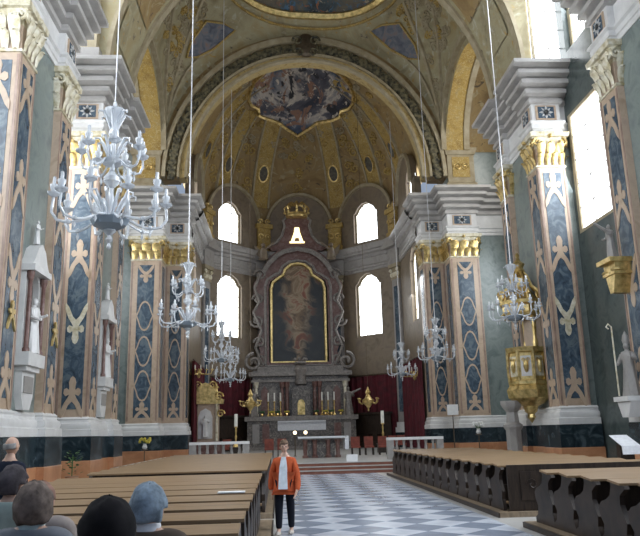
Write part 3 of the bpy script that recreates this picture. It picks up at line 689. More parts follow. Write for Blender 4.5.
for s in (-1, 1):
    sv = MB()
    for (x, z, r, q) in ((3.5, 13.2, .5, 1), (3.6, 11.3, .6, -1), (3.4, 9.4, .5, 1), (3.3, 7.9, .55, -1), (3.3, 15.4, .55, 1)):
        sv.tube(spiral(fr(s*x, z, .2), Vector((s, 0, 0)), Vector(UP), r, 1.4, 16, 0, q), .11, 6)
    sv.tube([fr(s*3.1, 7.4, .2), fr(s*3.75, 9, .25), fr(s*3.2, 10.4, .25), fr(s*3.9, 12, .25), fr(s*3.4, 13, .25), fr(s*3.8, 14.2, .25), fr(s*3.2, 15.6, .25)], .13, 6)
    sv.build('side_scroll', 'lightaltar', t)
    # angels on the shoulders
    an = MB().lathe([(.0, 0), (.42, .1), (.36, .6), (.25, 1.0), (.2, 1.15), (0, 1.2)], fr(s*3.0, 16.6, .5), 10).ball(fr(s*3.0, 18.0, .5), .2).tube([fr(s*2.8, 17.6, .6), fr(s*2.4, 17.9, .8), fr(s*2.1, 18.2, .7)], .09)
    an.prism([(s*3.1, 17.4), (s*3.8, 18.1), (s*3.7, 17.3), (s*3.3, 16.9)], .25, .35, fr); an.build('angel_figure', 'apse', t)
MB().prism(half([(0, 17.9), (2.2, 17.6), (2.7, 18.0), (1.9, 18.3), (1.45, 18.9), (1.15, 19.8), (1.3, 20.4), (.8, 21.0), (0, 21.3)]), -.7, 0, fr).build('crest', 'red', t)
MB().rail([fr(x, z, .02) for x, z in [(-2.5, 18.0), (-1.8, 18.4), (-1.35, 19.0), (-1.1, 19.9), (-1.25, 20.4), (-.75, 20.9), (0, 21.15), (.75, 20.9), (1.25, 20.4), (1.1, 19.9), (1.35, 19.0), (1.8, 18.4), (2.5, 18.0)]], SQ(.12, .2), nf).build('crest_moulding', 'lightaltar', t)
aa = MB().prism([(-.2, 19.75), (.2, 19.75), (.26, 19.3), (.55, 18.45), (.25, 18.45), (.16, 18.8), (-.16, 18.8), (-.25, 18.45), (-.55, 18.45), (-.26, 19.3)], 0, .08, fr)
aa.prism([(-.66, 18.3), (.66, 18.3), (.66, 18.46), (-.66, 18.46)], .02, .06, fr)
tag(aa.build('backlit_monogram', 'warm', t), 'glowing amber window in the crest')
cw = MB()
cw.lathe([(.9, 0), (1.0, .1), (1.0, .35), (.92, .4)], fr(0, 20.6, .1), 20)
for k in range(8):
    a = PI*k/8*2; bx, by = math.cos(a), math.sin(a)
    cw.tube([fr(bx*.95, 20.95, .1)-Vector((0, by*.95, 0)), fr(bx*1.1, 21.5, .1)-Vector((0, by*1.1, 0)), fr(bx*.7, 21.95, .1)-Vector((0, by*.7, 0)), fr(0, 21.8, .1)], .09, 5)
    cw.ball(fr(bx*1.05, 21.1, .1)-Vector((0, by*1.05, 0)), .14, 6, 5)
cw.ball(fr(0, 22.0, .1), .2); cw.build('crown', 'gold', t)
# lower stage
t2 = thing('high_altar', (-.2, 59.5, .45), 'dark marble high altar with columns and niches below the great painting', 'altar')
f2 = F((-.2, 58.4, 0), (1, 0, 0), UP, (0, -1, 0))
MB().box(-4.4, 4.4, .45, 2.75, -1.8, 0, f2).build('altar_base', 'altar', t2)
MB().box(-4.6, 4.6, 2.75, 3.1, -1.9, .15, f2).box(-4.5, 4.5, .45, .7, -1.8, .12, f2).build('altar_ledge', 'lightaltar', t2)
for x in (-3.7, -2.9, 2.9, 3.7): MB().box(x-.28, x+.28, 1.0, 2.5, 0, .06, f2).build('inlaid_panel', 'grey' if abs(x) > 3 else 'red', t2)
MB().box(-4.0, 4.0, 3.1, 6.9, -1.9, -1.1, f2).build('retable_wall', 'altar', t2)
MB().box(-4.3, 4.3, 6.4, 6.75, -1.95, -.75, f2).box(-4.1, 4.1, 5.9, 6.1, -1.9, -.9, f2).box(-3.6, 3.6, 6.75, 7.2, -2.2, -1.0, f2).build('entablature', 'lightaltar', t2)
for x in (-3.7, -1.55, -1.15, 1.15, 1.55, 3.7):
    c = f2(x, 0, -.85); MB().lathe([(.2, 3.1), (.2, 3.3), (.15, 3.35), (.17, 4.2), (.13, 5.4), (.2, 5.5), (.22, 5.9)], (c.x, c.y, 0), 10).build('column', 'red' if abs(x) < 2 else 'palegold', t2)
nb = MB().box(-.75, .75, 3.1, 4.9, -1.3, -.5, f2).prism([(-.85, 4.9), (.85, 4.9), (.5, 5.4), (0, 5.6), (-.5, 5.4)], -1.2, -.5, f2); tb = nb.build('tabernacle', 'altar', t2)
MB().prism([(-.3, 3.2), (.3, 3.2), (.3, 4.1), (.2, 4.35), (0, 4.45), (-.2, 4.35), (-.3, 4.1)], -.5, -.44, f2).build('tabernacle_door', 'gold', tb)
cc = f2(0, 0, -.9); MB().lathe([(.0, 5.5), (.5, 5.7), (.42, 6.3), (.55, 6.9), (.2, 7.4), (0, 7.5)], (cc.x, cc.y, 0), 12).build('tabernacle_dome', 'lightaltar', tb)
cr = MB().lathe([(.35, 7.3), (.5, 7.4), (.5, 7.55)], (cc.x, cc.y-.1, 0), 14)
for k in range(7): a = 2*PI*k/7; cr.ball((cc.x+.5*math.cos(a), cc.y-.1+.5*math.sin(a), 7.75), .12, 6, 5)
cr.build('small_crown', 'lightaltar', tb)
for s in (-1, 1):
    for x in (2.3, 3.0):
        rf = MB(); c = f2(s*x, 0, -1.05); rf.prism([(s*x-.3, 3.4), (s*x+.3, 3.4), (s*x+.3, 5.2), (s*x, 5.6), (s*x-.3, 5.2)], -1.15, -1.02, f2); rf.build('relief_panel', 'lightaltar' if x < 2.6 else 'red', t2)
    st = MB(); c = f2(s*3.75, 0, .0)
    tt = MB()
    tt.tube(spiral(f2(s*3.9, 7.6, -1.1), Vector((s, 0, 0)), Vector(UP), .75, 1.4, 18, PI/2, -1), .14, 6)
    tt.build('volute', 'lightaltar', t2)
# white embroidered altar cloth
tag(MB().box(-1.95, 1.95, 1.95, 2.70, .01, .06, f2).box(-1.95, 1.95, 2.60, 2.72, .01, .2, f2).build('altar_frontal', 'linen'), 'long white embroidered cloth hanging on the front of the dark high altar', 'altar cloth')
# statues
def robed(mb, c, h, rz=0, arm=True, wings=False):
    R = Matrix.Rotation(rz, 4, 'Z'); s = h/1.8; c = Vector(c)
    def P(x, y, z): return c+R @ Vector((x*s, y*s, z*s))
    fr = F(c, R @ Vector((1, 0, 0)), R @ Vector((0, 1, 0)), (0, 0, 1))
    prof = [(0, 0), (.30, .0), (.27, .2), (.23, .6), (.19, .95), (.2, 1.15), (.24, 1.35), (.2, 1.46), (.08, 1.5), (.07, 1.56)]
    mb.lathe([(r*s, z*s) for r, z in prof], fr=fr, n=20, wob=lambda a, z: (1+.10*math.sin(7*a+z*2)*(1 if z < 1.1*s else .3))*(1-.28*abs(math.sin(a))**2))
    mb.ball(P(0, .02, 1.66), (.09*s, .105*s, .13*s))
    mb.ball(P(0, .12, 1.65), (.018*s, .03*s, .03*s), 6, 4)
    if arm:
        mb.tube([P(.2, 0, 1.38), P(.3, .05, 1.15), P(.22, .25, 1.05)], [.085*s, .075*s, .045*s], 7); mb.ball(P(.21, .29, 1.06), .05*s, 6, 5)
        mb.tube([P(-.2, 0, 1.38), P(-.32, .08, 1.2), P(-.3, .26, 1.25)], [.085*s, .075*s, .045*s], 7); mb.ball(P(-.3, .3, 1.27), .05*s, 6, 5)
    return P
for s, lb in ((-1, 'grey stone angel on the left end of the high altar'), (1, 'grey stone angel with raised arm on the right end of the high altar')):
    mb = MB(); P = robed(mb, f2(s*3.9, 3.1, -.45), 2.3, PI)
    if s > 0: mb.tube([P(-.2, 0, 1.38), P(-.5, .05, 1.5), P(-.8, .1, 1.65)], [.1, .09, .06], 7)
    o = mb.build('angel_statue', 'lightaltar'); tag(o, lb, 'statue')
# candlesticks and flowers on the high altar
def candlestick(name, c, h, label, group=None, ch=None, wax=.3, base='brass'):
    t = thing(name, c, label, 'candlestick', group); ch = ch or h; b = h-wax; r = h*.09
    MB().lathe([(0, 0), (r, 0), (r*.95, .04*h), (r*.4, .1*h), (r*.25, .2*h), (r*.45, .3*h), (r*.22, .38*h), (r*.3, .5*b/h*h), (r*.2, .62*b), (r*.35, .8*b), (r*.2, .92*b), (r*.7, .98*b), (r*.6, b)], c, 10).build('stand', base, t)
    MB().lathe([(r*.38, b), (r*.38, h-.01), (0, h)], c, 8).build('candle', 'wax', t)
    return t
for k, x in enumerate((-2.7, -2.2, -1.7, 1.7, 2.2, 2.7)):
    candlestick('altar_candlestick', f2(x, 3.1, -.35), 1.9, 'slender brass candlestick on the ledge of the high altar, %s from the left' % ('first', 'second', 'third', 'fourth', 'fifth', 'sixth')[k], 'candlesticks on the high altar', wax=.7)
for k, x in enumerate((-3.2, -2.45, -1.95, -1.2, 1.2, 1.95, 2.45, 3.2)):
    c = f2(x, 3.1, .0); t = thing('flower_vase', c, 'small vase of yellow and white flowers on the high altar ledge, %s from the left' % ('first', 'second', 'third', 'fourth', 'fifth', 'sixth', 'seventh', 'eighth')[k], 'vase', 'flower vases on the high altar')
    MB().lathe([(.08, 0), (.12, .12), (.07, .24)], c, 8).build('vase', 'brass', t)
    fl = MB()
    for q in range(9): a = q*2.4; fl.ball(c+Vector((.16*math.cos(a), .1*math.sin(a), .32+.03*(q % 3))), .07, 5, 4)
    fl.build('blooms', 'yellowflower' if k % 2 else 'leafgreen', t)

# crimson hangings on the apse walls
def drape(fr, u0, u1, z0, z1, label):
    mb = MB(); n = int((u1-u0)*10)
    def g(u, v):
        x = u0+(u1-u0)*u; return fr(x, z0+(z1-z0)*v, .28+.09*math.sin(x*9)+.03*math.sin(x*23))
    mb.grid(g, n*3, 3); t = thing('wall_hanging', fr((u0+u1)/2, z0, .2), label, 'curtain', 'crimson hangings round the apse')
    mb.build('cloth', 'drape', t, recalc=False)
    MB().tube([fr(u0, z1+.05, .3), fr(u1, z1+.05, .3)], .07, 6).build('curtain_rail', 'bronze', t)
drape(APF[1][0], -2.7, 2.7, .5, 6.3, 'crimson wall hanging left of the high altar')
drape(APF[3][0], -2.7, 2.7, .5, 6.3, 'crimson wall hanging right of the high altar behind the golden lamp')
drape(APF[0][0], -4.0, 3.3, .5, 6.8, 'crimson wall hanging on the far left side of the apse')
drape(APF[4][0], -3.3, 4.0, .5, 6.8, 'crimson wall hanging on the right side of the apse near the stepped pier')

# altar rails
def altar_rail(x0, x1, y, label):
    t = thing('altar_rail', ((x0+x1)/2, y, .45), label, 'railing', 'communion rails')
    MB().box(x0, x1, y-.2, y+.2, 1.3, 1.42).build('rail_top', 'white', t)
    MB().box(x0, x1, y-.15, y+.15, .45, .58).build('rail_foot', 'grey', t)
    for x in (x0+.15, x1-.15): MB().box(x-.15, x+.15, y-.17, y+.17, .58, 1.3).build('rail_post', 'grey', t)
    n = int((x1-x0-.6)/.3)
    for k in range(n):
        x = x0+.45+(x1-x0-.9)*k/(n-1); MB().lathe([(.07, .58), (.07, .66), (.04, .72), (.085, .9), (.05, 1.1), (.07, 1.22), (.07, 1.3)], (x, y, 0), 8).build('baluster', 'grey', t)
altar_rail(-6.1, -3.4, 33.2, 'white marble balustrade left of the chancel steps')
altar_rail(2.9, 5.5, 33.2, 'white marble balustrade right of the chancel steps behind the benches')

# people's altar with cloth
t = thing('altar_table', (.3, 38, .45), 'free standing stone altar with pillars in the middle of the chancel', 'altar')
ax0, ax1 = -1.05, 1.35
MB().box(ax0, ax1, 37.5, 38.5, 1.38, 1.5).build('altar_slab', 'lightaltar', t)
for x in (ax0+.35, ax0+.85, ax1-.85, ax1-.35):
    MB().lathe([(.16, .45), (.16, .55), (.1, .6), (.11, 1.2), (.15, 1.3), (.15, 1.38)], (x, 37.75, 0), 10).build('pillar', 'red', t)
MB().box(ax0+.5, ax1-.5, 37.9, 38.3, .45, 1.38).build('altar_block', 'altar', t)
t = thing('altar_cloth', (.15, 38, 1.5), 'white cloth spread over the free standing altar, hanging down at its right end', 'altar cloth')
MB().box(ax0-.02, ax1+.06, 37.47, 38.53, 1.501, 1.53).box(ax0-.02, ax1+.03, 37.44, 37.47, 1.44, 1.53).box(ax1+.0, ax1+.2, 37.4, 38.53, .85, 1.53).build('cloth', 'linen', t)
# seats in the chancel
def stool(x, y, label, rz=0):
    t = thing('choir_chair', (x, y, .45), label, 'chair', 'red chairs in the chancel')
    MB().box(x-.25, x+.25, y-.25, y+.25, .85, .95).build('seat', 'redwood', t)
    MB().box(x-.25, x+.25, y+.2, y+.26, .95, 1.45).build('backrest', 'redwood', t)
    for dx in (-.21, .21):
        for dy in (-.21, .21): MB().box(x+dx-.03, x+dx+.03, y+dy-.03, y+dy+.03, .45, .86).build('leg', 'wood', t)
for (x, y, lb) in ((-2.6, 40, 'red upholstered chair left of the free standing altar, behind the walking woman'), (-1.9, 40.3, 'red upholstered chair just left of the free standing altar'), (2.2, 40.2, 'red upholstered chair just right of the free standing altar'), (2.95, 40.2, 'second red chair right of the free standing altar'), (3.7, 40, 'third red chair right of the free standing altar'), (4.9, 44, 'red chair beside the tall right candlestick'), (-5.2, 44, 'red chair beside the tall left candlestick'), (5.6, 45, 'rearmost red chair right of the tall candlestick')):
    stool(x, y, lb)
for s, lb in ((-1, 'tall standing candlestick with a white candle left of the high altar'), (1, 'tall standing candlestick with a white candle right of the high altar')):
    x = {-1: -4.65, 1: 4.3}[s]
    t = thing('candlestick_base', (x, 44, .45), 'dark wooden stand under the %s tall candlestick' % ('left' if s < 0 else 'right'), 'stand')
    MB().box(x-.35, x+.35, 43.65, 44.35, .45, .95).box(x-.4, x+.4, 43.6, 44.4, .95, 1.0).build('stand_block', 'wood', t)
    t = candlestick('tall_candlestick', (x, 44, 1.0), 1.95, lb, wax=.75)
    for c in kids(t):
        if c.name.startswith('candle'): c.scale = (1.5, 1.5, 1)
o = thing('step_notice', (1.15, 31.8, .45), 'small white card standing on the chancel steps', 'card')
MB().box(.9, 1.4, 31.93, 31.96, .452, .75).build('card', 'card', o)
MB().tube([(1.15, 32.0, .452), (1.15, 31.96, .7)], .012).build('card_stay', 'steel', o)
# microphone dots: two white altar candles on the table of the high altar
for k, x in enumerate((-1.15, -.55)):
    t = thing('votive_light', (x, 41, 1.25), 'small white votive lamp on a stand behind the altar table, %s one' % ('left' if k == 0 else 'right'), 'lamp', 'votive lamps')
    MB().lathe([(.12, .45), (.03, .5), (.03, 1.6), (.1, 1.65)], (x, 41, 0), 8).build('stand', 'bronze', t)
    MB().ball((x, 41, 1.75), .1, 8, 6).build('glass', 'flame', t)

# hanging golden lamps
def sanctuary(x, y, label):
    t = thing('sanctuary_lamp', (x, y, 3.1), label, 'lamp', 'golden sanctuary lamps')
    MB().lathe([(0, 0), (.06, .1), (.03, .2), (.22, .45), (.42, .65), (.45, .8), (.25, .95), (.12, 1.2), (.2, 1.35), (.08, 1.6), (.02, 1.75)], (x, y, 3.1), 14).build('lamp_body', 'gold', t)
    for k in range(6):
        a = k*PI/3+.3; d = Vector((math.cos(a), math.sin(a), 0)); p = Vector((x, y, 3.1))
        ar = MB().tube([p+d*.3+Vector((0, 0, .7)), p+d*.55+Vector((0, 0, .55)), p+d*.75+Vector((0, 0, .7)), p+d*.75+Vector((0, 0, .85))], .045, 6); ar.lathe([(.03, .85), (.11, .9), (.1, .96)], p+d*.75, 8); ar.build('lamp_arm', 'gold', t)
    MB().tube([(x, y, 4.8), (x, y, dpt(x, y)[2] if y > 49 else 29)], .015, 5).build('chain', 'bronze', t)
sanctuary(-4.05, 51, 'hanging golden lamp left of the high altar')
sanctuary(4.35, 51, 'hanging golden lamp right of the high altar')

# side throne / altar on the left of the chancel
tx, ty = -7.35, 51.5
t = thing('side_altar', (tx, ty, .45), 'ornate gilded side altar with a white niche beside the left crimson hanging', 'altar')
f3 = F((tx+.1, ty, 0), (1, 0, 0), UP, (0, -1, 0))
MB().box(-1.2, 1.2, .45, 1.3, -.5, .5, f3).build('altar_base', 'red', t)
MB().box(-.95, .95, 1.3, 3.9, -.5, 0, f3).build('altar_body', 'beige', t)
MB().prism([(-.5, 1.5), (.5, 1.5), (.5, 3.0), (.35, 3.4), (0, 3.6), (-.35, 3.4), (-.5, 3.0)], 0, .06, f3).build('niche_panel', 'white', t)
for x in (-.8, .8): MB().lathe([(.12, 1.3), (.09, 1.5), (.08, 3.6), (.14, 3.9)], f3(x, 0, .15), 8).build('column', 'palegold', t)
cn = MB().prism(half([(0, 3.9), (1.25, 3.9), (1.3, 4.2), (.9, 4.35), (.7, 4.9), (.3, 5.3), (0, 5.4)]), -.4, .25, f3)
cn.build('pediment', 'gold', t)
for s in (-1, 1):
    for (x, z, r) in ((.95, 4.4, .35), (.5, 5.2, .3), (1.1, 3.2, .3)): MB().tube(spiral(f3(s*x, z, .3), Vector((s, 0, 0)), Vector(UP), r, 1.3, 12), .06, 5).build('scroll_ornament', 'gold', t)
mb = MB(); robed(mb, f3(0, 1.62, .2), 1.5, PI); tag(mb.build('niche_statue', 'white'), 'small white figure in the niche of the gilded side altar', 'statue')
for k, (x, z) in enumerate(((-.75, 4.95), (.75, 4.95))):
    mb = MB(); robed(mb, f3(x, 4.36, .0), 1.0, PI); tag(mb.build('gilt_angel', 'gold'), 'small gilded angel on the %s shoulder of the side altar' % ('left', 'right')[k], 'statue')
def bracket_lights(x, y, z, d, label):
    t = thing('wall_candelabrum', (x, y, z), label, 'candelabrum')
    MB().lathe([(0, -.4), (.1, -.3), (.16, 0), (.08, .2), (0, .3)], (x, y, z), 10).build('boss', 'gold', t)
    for k in range(5):
        u = -.8+.4*k; p = Vector((x, y, z)); q = Vector(d)
        o = MB().tube([p, p+q*(.3+abs(u)*.1)+Vector((u*.5, -.1, -.15)), p+q*.6+Vector((u*.9, -.2, -.1)), p+q*.6+Vector((u, -.2, .15))], .035, 6)
        o.lathe([(.03, .12), (.1, .17), (.09, .22)], p+q*.6+Vector((u, -.2, 0)), 8); o = o.build('candle_arm', 'gold', t)
        MB().lathe([(.035, .2), (.035, .5), (0, .52)], p+q*.6+Vector((u, -.2, 0)), 6).build('candle', 'wax', o)
bracket_lights(7.7, 50.5, 5.6, (-.4, -.2, 0), 'gilded wall candelabrum on the right of the chancel below the two chandeliers')
bracket_lights(-7.6, 50.0, 6.0, (.3, -.3, 0), 'gilded wall candelabrum above the gilded side altar')

# ------------------------------------------------------------------ niche aedicules on the left piers
def aedicule(s, yc, label, slabel, y_scale=1.0):
    f = F((s*9.95, yc, 0), (0, 1, 0), UP, (-s, 0, 0))
    t = thing('niche_shrine', (s*9.95, yc, 2.7), label, 'shrine')
    MB().box(-.75, .75, 3.9, 4.3, 0, .45, f).box(-.6, .6, 3.75, 3.9, 0, .35, f).build('niche_sill', 'white', t)
    arch = [(-.48, 4.3), (.48, 4.3)]+[(.48*math.cos(PI*i/12), 6.35+.48*math.sin(PI*i/12)) for i in range(13)]
    MB().plate(rect(-.72, .72, 4.3, 7.0), [arch], 0, .2, f).build('niche_surround', 'white', t)
    MB().prism(arch, .0, .02, f).build('niche_back', 'altar', t)
    for u in (-.62, .62): MB().lathe([(.11, 4.3), (.11, 4.4), (.075, 4.45), (.07, 6.5), (.12, 6.65), (.12, 6.8)], f(u, 0, .3), 10).build('column', 'red', t)
    MB().box(-.8, .8, 6.8, 7.0, 0, .48, f).prism([(-.8, 7.0), (.8, 7.0), (.55, 7.25), (.35, 7.6), (0, 7.8), (-.35, 7.6), (-.55, 7.25)], 0, .4, f).build('pediment', 'white', t)
    MB().prism([(-.55, 3.75), (.55, 3.75), (.5, 3.0), (.28, 2.6), (-.28, 2.6), (-.5, 3.0)], 0, .22, f).build('tablet', 'white', t)
    MB().prism([(-.4, 3.6), (.4, 3.6), (.38, 3.1), (-.38, 3.1)], .22, .25, f).build('inscription_field', 'grey', t)
    mb = MB(); robed(mb, f(0, 4.31, .27), 1.75, -PI/2 if s < 0 else PI/2)
    tag(mb.build('niche_statue', 'white'), slabel, 'statue')
    mb = MB(); robed(mb, f(0, 7.81, .2), .8, -PI/2 if s < 0 else PI/2); return mb
mb = aedicule(-1, 19.7+2.65, 'white marble niche shrine with columns on the nearest left pier', 'white robed statue standing in the niche of the nearest left pier')
tag(mb.build('finial_figure', 'white'), 'small white figure on top of the nearest left niche shrine', 'statue')
mb = aedicule(-1, 29.3+2.65, 'white marble niche shrine seen edge-on on the second left pier', 'white robed statue in the niche of the second left pier')
tag(mb.build('finial_figure', 'white'), 'small white figure on top of the niche shrine of the second left pier', 'statue')
# gold fleurs on the near left pilasters
for k, (yy, lb) in enumerate(((20.35, 'gilt fleur on the nearest left pilaster panel, left of the niche'), (24.35, 'gilt fleur on the nearest left pier, right of the niche'))):
    f = F((-9.7, yy, 0), (0, 1, 0), UP, (1, 0, 0)); mb = MB(); cross_motif(mb, F(f(0, 0, .05), f.u, f.v, f.n), 5.2, .9, .55, 1, .06)
    tag(mb.build('gilt_fleur', 'gold'), lb, 'ornament')

# bishop statue and bracket figure at the near right pier
f = F((9.7, 22.3, 0), (0, 1, 0), UP, (-1, 0, 0))
t = thing('statue_bracket', (9.6, 22.3, 2.0), 'white stone bracket under the bishop statue at the right edge', 'bracket')
MB().prism([(-.2, 1.95), (.2, 1.95), (.45, 2.45), (-.45, 2.45)], 0, .75, f).box(-.48, .48, 2.45, 2.6, 0, .85, f).build('bracket_body', 'white', t)
t = thing('bishop_statue', (9.25, 22.3, 2.6), 'grey-white statue of a robed bishop holding a staff at the right edge of the picture', 'statue')
mb = MB(); P = robed(mb, (9.25, 22.3, 2.6), 1.75, PI/2+.5); mb.build('figure', 'grey', t)
MB().lathe([(.09, 4.28), (.12, 4.4), (.09, 4.55), (0, 4.72)], (9.25, 22.3, 0), 10).build('mitre', 'grey', t)
p = Vector((8.85, 22.35, 0)); MB().tube([p+Vector((0, 0, z)) for z in (2.62, 3.5, 4.7)]+[p+Vector((0, .0, 4.85)), p+Vector((-.1, 0, 4.95)), p+Vector((-.18, 0, 4.85)), p+Vector((-.1, 0, 4.78))], .025, 6).build('staff', 'palegold', t)
t = thing('gilt_bracket', (9.5, 22.5, 6.2), 'gilded bracket high on the nearest right pier carrying a grey figure', 'bracket')
f = F((9.7, 22.5, 0), (0, 1, 0), UP, (-1, 0, 0))
MB().prism([(-.12, 6.0), (.12, 6.0), (.3, 6.5), (.42, 7.0), (-.42, 7.0), (-.3, 6.5)], 0, .6, f).box(-.5, .5, 7.0, 7.15, 0, .8, f).box(-.42, .42, 6.6, 6.7, 0, .66, f).build('bracket_body', 'gold', t)
for s in (-1, 1): MB().tube(spiral(f(s*.3, 6.75, .5), f.u*s, f.n, .2, 1.3, 10), .05, 5).build('bracket_scroll', 'gold', t)
t = thing('bracket_figure', (9.3, 22.5, 7.15), 'grey stone figure stretching an arm, on the gilded bracket at the right edge', 'statue')
mb = MB(); P = robed(mb, (9.25, 22.5, 7.15), 1.25, PI/2); mb.tube([P(-.2, .1, 1.3), P(-.3, .5, 1.5), P(-.35, .9, 1.75)], [.08, .06, .04]); mb.build('figure', 'grey', t)

# ------------------------------------------------------------------ pulpit
px, py = 8.95, 31.75
t = thing('pulpit', (px, py, 2.1), 'tall gilded pulpit with canopy fixed to the second right pier', 'pulpit')
fr = F((px, py, 0), (1, 0, 0), (0, 1, 0), UP)
oct_ = [(1.15, 3.55), (1.22, 3.6), (1.22, 3.75), (1.08, 3.8), (1.08, 5.0), (1.22, 5.05), (1.26, 5.25), (1.1, 5.27), (1.0, 5.0), (1.0, 3.7)]
MB().lathe(oct_, fr=fr, n=8).build('pulpit_basket', 'gold', t)
MB().lathe([(1.1, 3.58), (1.3, 3.35), (1.22, 3.0), (.8, 2.75), (.45, 2.65), (.35, 2.4), (.2, 2.3), (.24, 2.15), (.1, 2.0), (0, 1.9)], fr=fr, n=16, wob=lambda a, z: 1+.05*math.cos(8*a)).build('pulpit_bowl', 'gold', t)
for k in range(8):
    a = (k+.5)*PI/4; nn = Vector((math.cos(a), math.sin(a), 0)); f = F(Vector((px, py, 0))+nn*1.0, Vector((-nn.y, nn.x, 0)), UP, nn)
    if nn.x > .5: continue
    pl = MB().box(-.3, .3, 3.95, 4.85, 0, .04, f).build('relief_panel', 'white' if k % 2 else 'palegold', t)
    mb = MB(); mb.ball(f(0, 4.4, .06), (.16, .16, .3), 8, 6)
    for s in (-1, 1): mb.tube(spiral(f(s*.12, 4.65, .07), f.u*s, f.v, .11, 1.2, 10), .03, 5)
    mb.build('relief_figure', 'gold', pl)
for k in range(8):
    a = k*PI/4; nn = Vector((math.cos(a), math.sin(a), 0)); p = Vector((px, py, 0))+nn*1.14
    MB().tube([p+Vector((0, 0, 3.7)), p+nn*.06+Vector((0, 0, 4.2)), p+Vector((0, 0, 5.1))], [.09, .06, .1], 6).build('corner_herm', 'gold', t)
MB().box(9.2, 9.75, py-.75, py+.75, 5.0, 6.6).build('back_panel', 'beige', t)
for dy in (-.78, .78): MB().lathe([(.14, 5.2), (.16, 5.5), (.09, 5.7), (.13, 6.2), (.16, 6.6)], (px+.35, py+dy, 0), 10).build('canopy_column', 'gold', t)
MB().lathe([(0, 6.62), (1.0, 6.6), (1.28, 6.65), (1.32, 6.8), (1.2, 6.86), (1.2, 7.15), (1.38, 7.25), (1.4, 7.4), (1.0, 7.5), (.75, 7.75), (.5, 8.1), (.45, 8.5), (.25, 8.7), (0, 8.75)], fr=fr, n=8).build('canopy', 'gold', t)
for k in range(8):
    a = k*PI/4; d = Vector((math.cos(a), math.sin(a), 0)); mb = MB(); p = Vector((px, py, 0))
    mb.tube([p+d*1.25+Vector((0, 0, 7.4)), p+d*1.15+Vector((0, 0, 7.8)), p+d*.75+Vector((0, 0, 8.1)), p+d*.5+Vector((0, 0, 8.6)), p+d*.2+Vector((0, 0, 8.9))], [.11, .12, .09, .09, .07], 6)
    mb.tube(spiral(p+d*1.2+Vector((0, 0, 7.65)), d, Vector(UP), .26, 1.3, 12), .07, 5)
    mb.build('canopy_scroll', 'gold', t)
MB().lathe([(.2, 8.7), (.4, 8.85), (.3, 9.0), (.42, 9.2), (.2, 9.35), (.08, 9.5), (.14, 9.65), (0, 9.8)], fr=fr, n=10).build('canopy_finial', 'gold', t)
_p = bpy.data.objects['pulpit']; _p.location.x = 9.28; _p.scale = (.76, .76, 1)
t = thing('pulpit_pedestal', (8.45, 31.9, 0), 'grey stone pedestal on the floor below the pulpit', 'pedestal')
MB().lathe([(.45, 1.75), (.45, 1.85), (.3, 1.95), (.26, 2.4), (.42, 2.6), (.5, 2.75), (.5, 2.9)], (8.45, 31.9, 0), 8).lathe([(.5, 0), (.5, .4), (.35, .5), (.35, 1.6), (.45, 1.75)], (8.45, 31.9, 0), 8).build('pedestal_body', 'grey', t)

# ------------------------------------------------------------------ benches
def bench(x0, x1, y, label, group):
    t = thing('church_bench', ((x0+x1)/2, y, .1), label, 'bench', group)
    # profile in (y, z); sitter faces +y, book rest behind the back
    side = [(-.30, 0), (.55, 0), (.55, .09), (.44, .14), (.40, .28), (.50, .40), (.52, .50), (.42, .58), (.26, .62), (.14, .68), (.10, .76), (.08, .80), (.09, .86), (.04, .88), (-.30, .83), (-.32, .79), (-.24, .75), (-.16, .70), (-.14, .58), (-.2, .48), (-.28, .36), (-.24, .22), (-.30, .10)]
    for x in (x0, x1-.07):
        f = F((x, y, .1), (0, 1, 0), UP, (1, 0, 0)); MB().prism(side, 0, .07, f).build('end_panel', 'wood', t)
        if x == x0 or True:
            pass
    f = F((0, y, .1), (0, 1, 0), UP, (1, 0, 0))
    MB().prism([(-.28, .835), (.06, .87), (.06, .90), (-.28, .865)], x0-.05, x1+.05, f).build('book_rest', 'top', t)
    MB().prism([(-.03, .5), (.02, .5), (-.01, .87), (-.06, .87)], x0+.07, x1-.07, f).box(-.08, -.03, .05, .48, x0+.07, x1-.07, f).build('backrest', 'wood', t)
    MB().box(-.02, .42, .40, .44, x0+.07, x1-.07, f).build('seat', 'wood', t)
    MB().box(-.40, -.24, .14, .18, x0+.07, x1-.07, f).build('kneeler', 'top', t)
    return t
ORD = ['first', 'second', 'third', 'fourth', 'fifth', 'sixth', 'seventh', 'eighth', 'ninth', 'tenth', 'eleventh', 'twelfth', 'thirteenth', 'fourteenth', 'fifteenth', 'sixteenth']
def bench_block(x0, x1, ys, txt, group):
    base = bench(x0, x1, ys[0], txt(0), group)
    for k, y in enumerate(ys[1:], 1): copy_tree(base, ((x0+x1)/2, y, .1), txt(k))
bench_block(-6.05, -2.42, [2.25+.95*k for k in range(13)], lambda k: 'oak-topped pew in the near left block, %s row counted from the camera' % ORD[k], 'near left pews')
bench_block(-6.05, -2.36, [16.0+.95*k for k in range(14)], lambda k: 'oak-topped pew in the far left block, %s row counted from the cross aisle' % ORD[k], 'far left pews')
bench_block(2.42, 5.9, [8.8+.85*k for k in range(5)], lambda k: 'dark pew in the near right block, %s row counted from the camera' % ORD[k], 'near right pews')
bench_block(2.42, 5.5, [14.9+.95*k for k in range(15)], lambda k: 'dark pew in the far right block, %s row counted from the cross aisle' % ORD[k], 'far right pews')
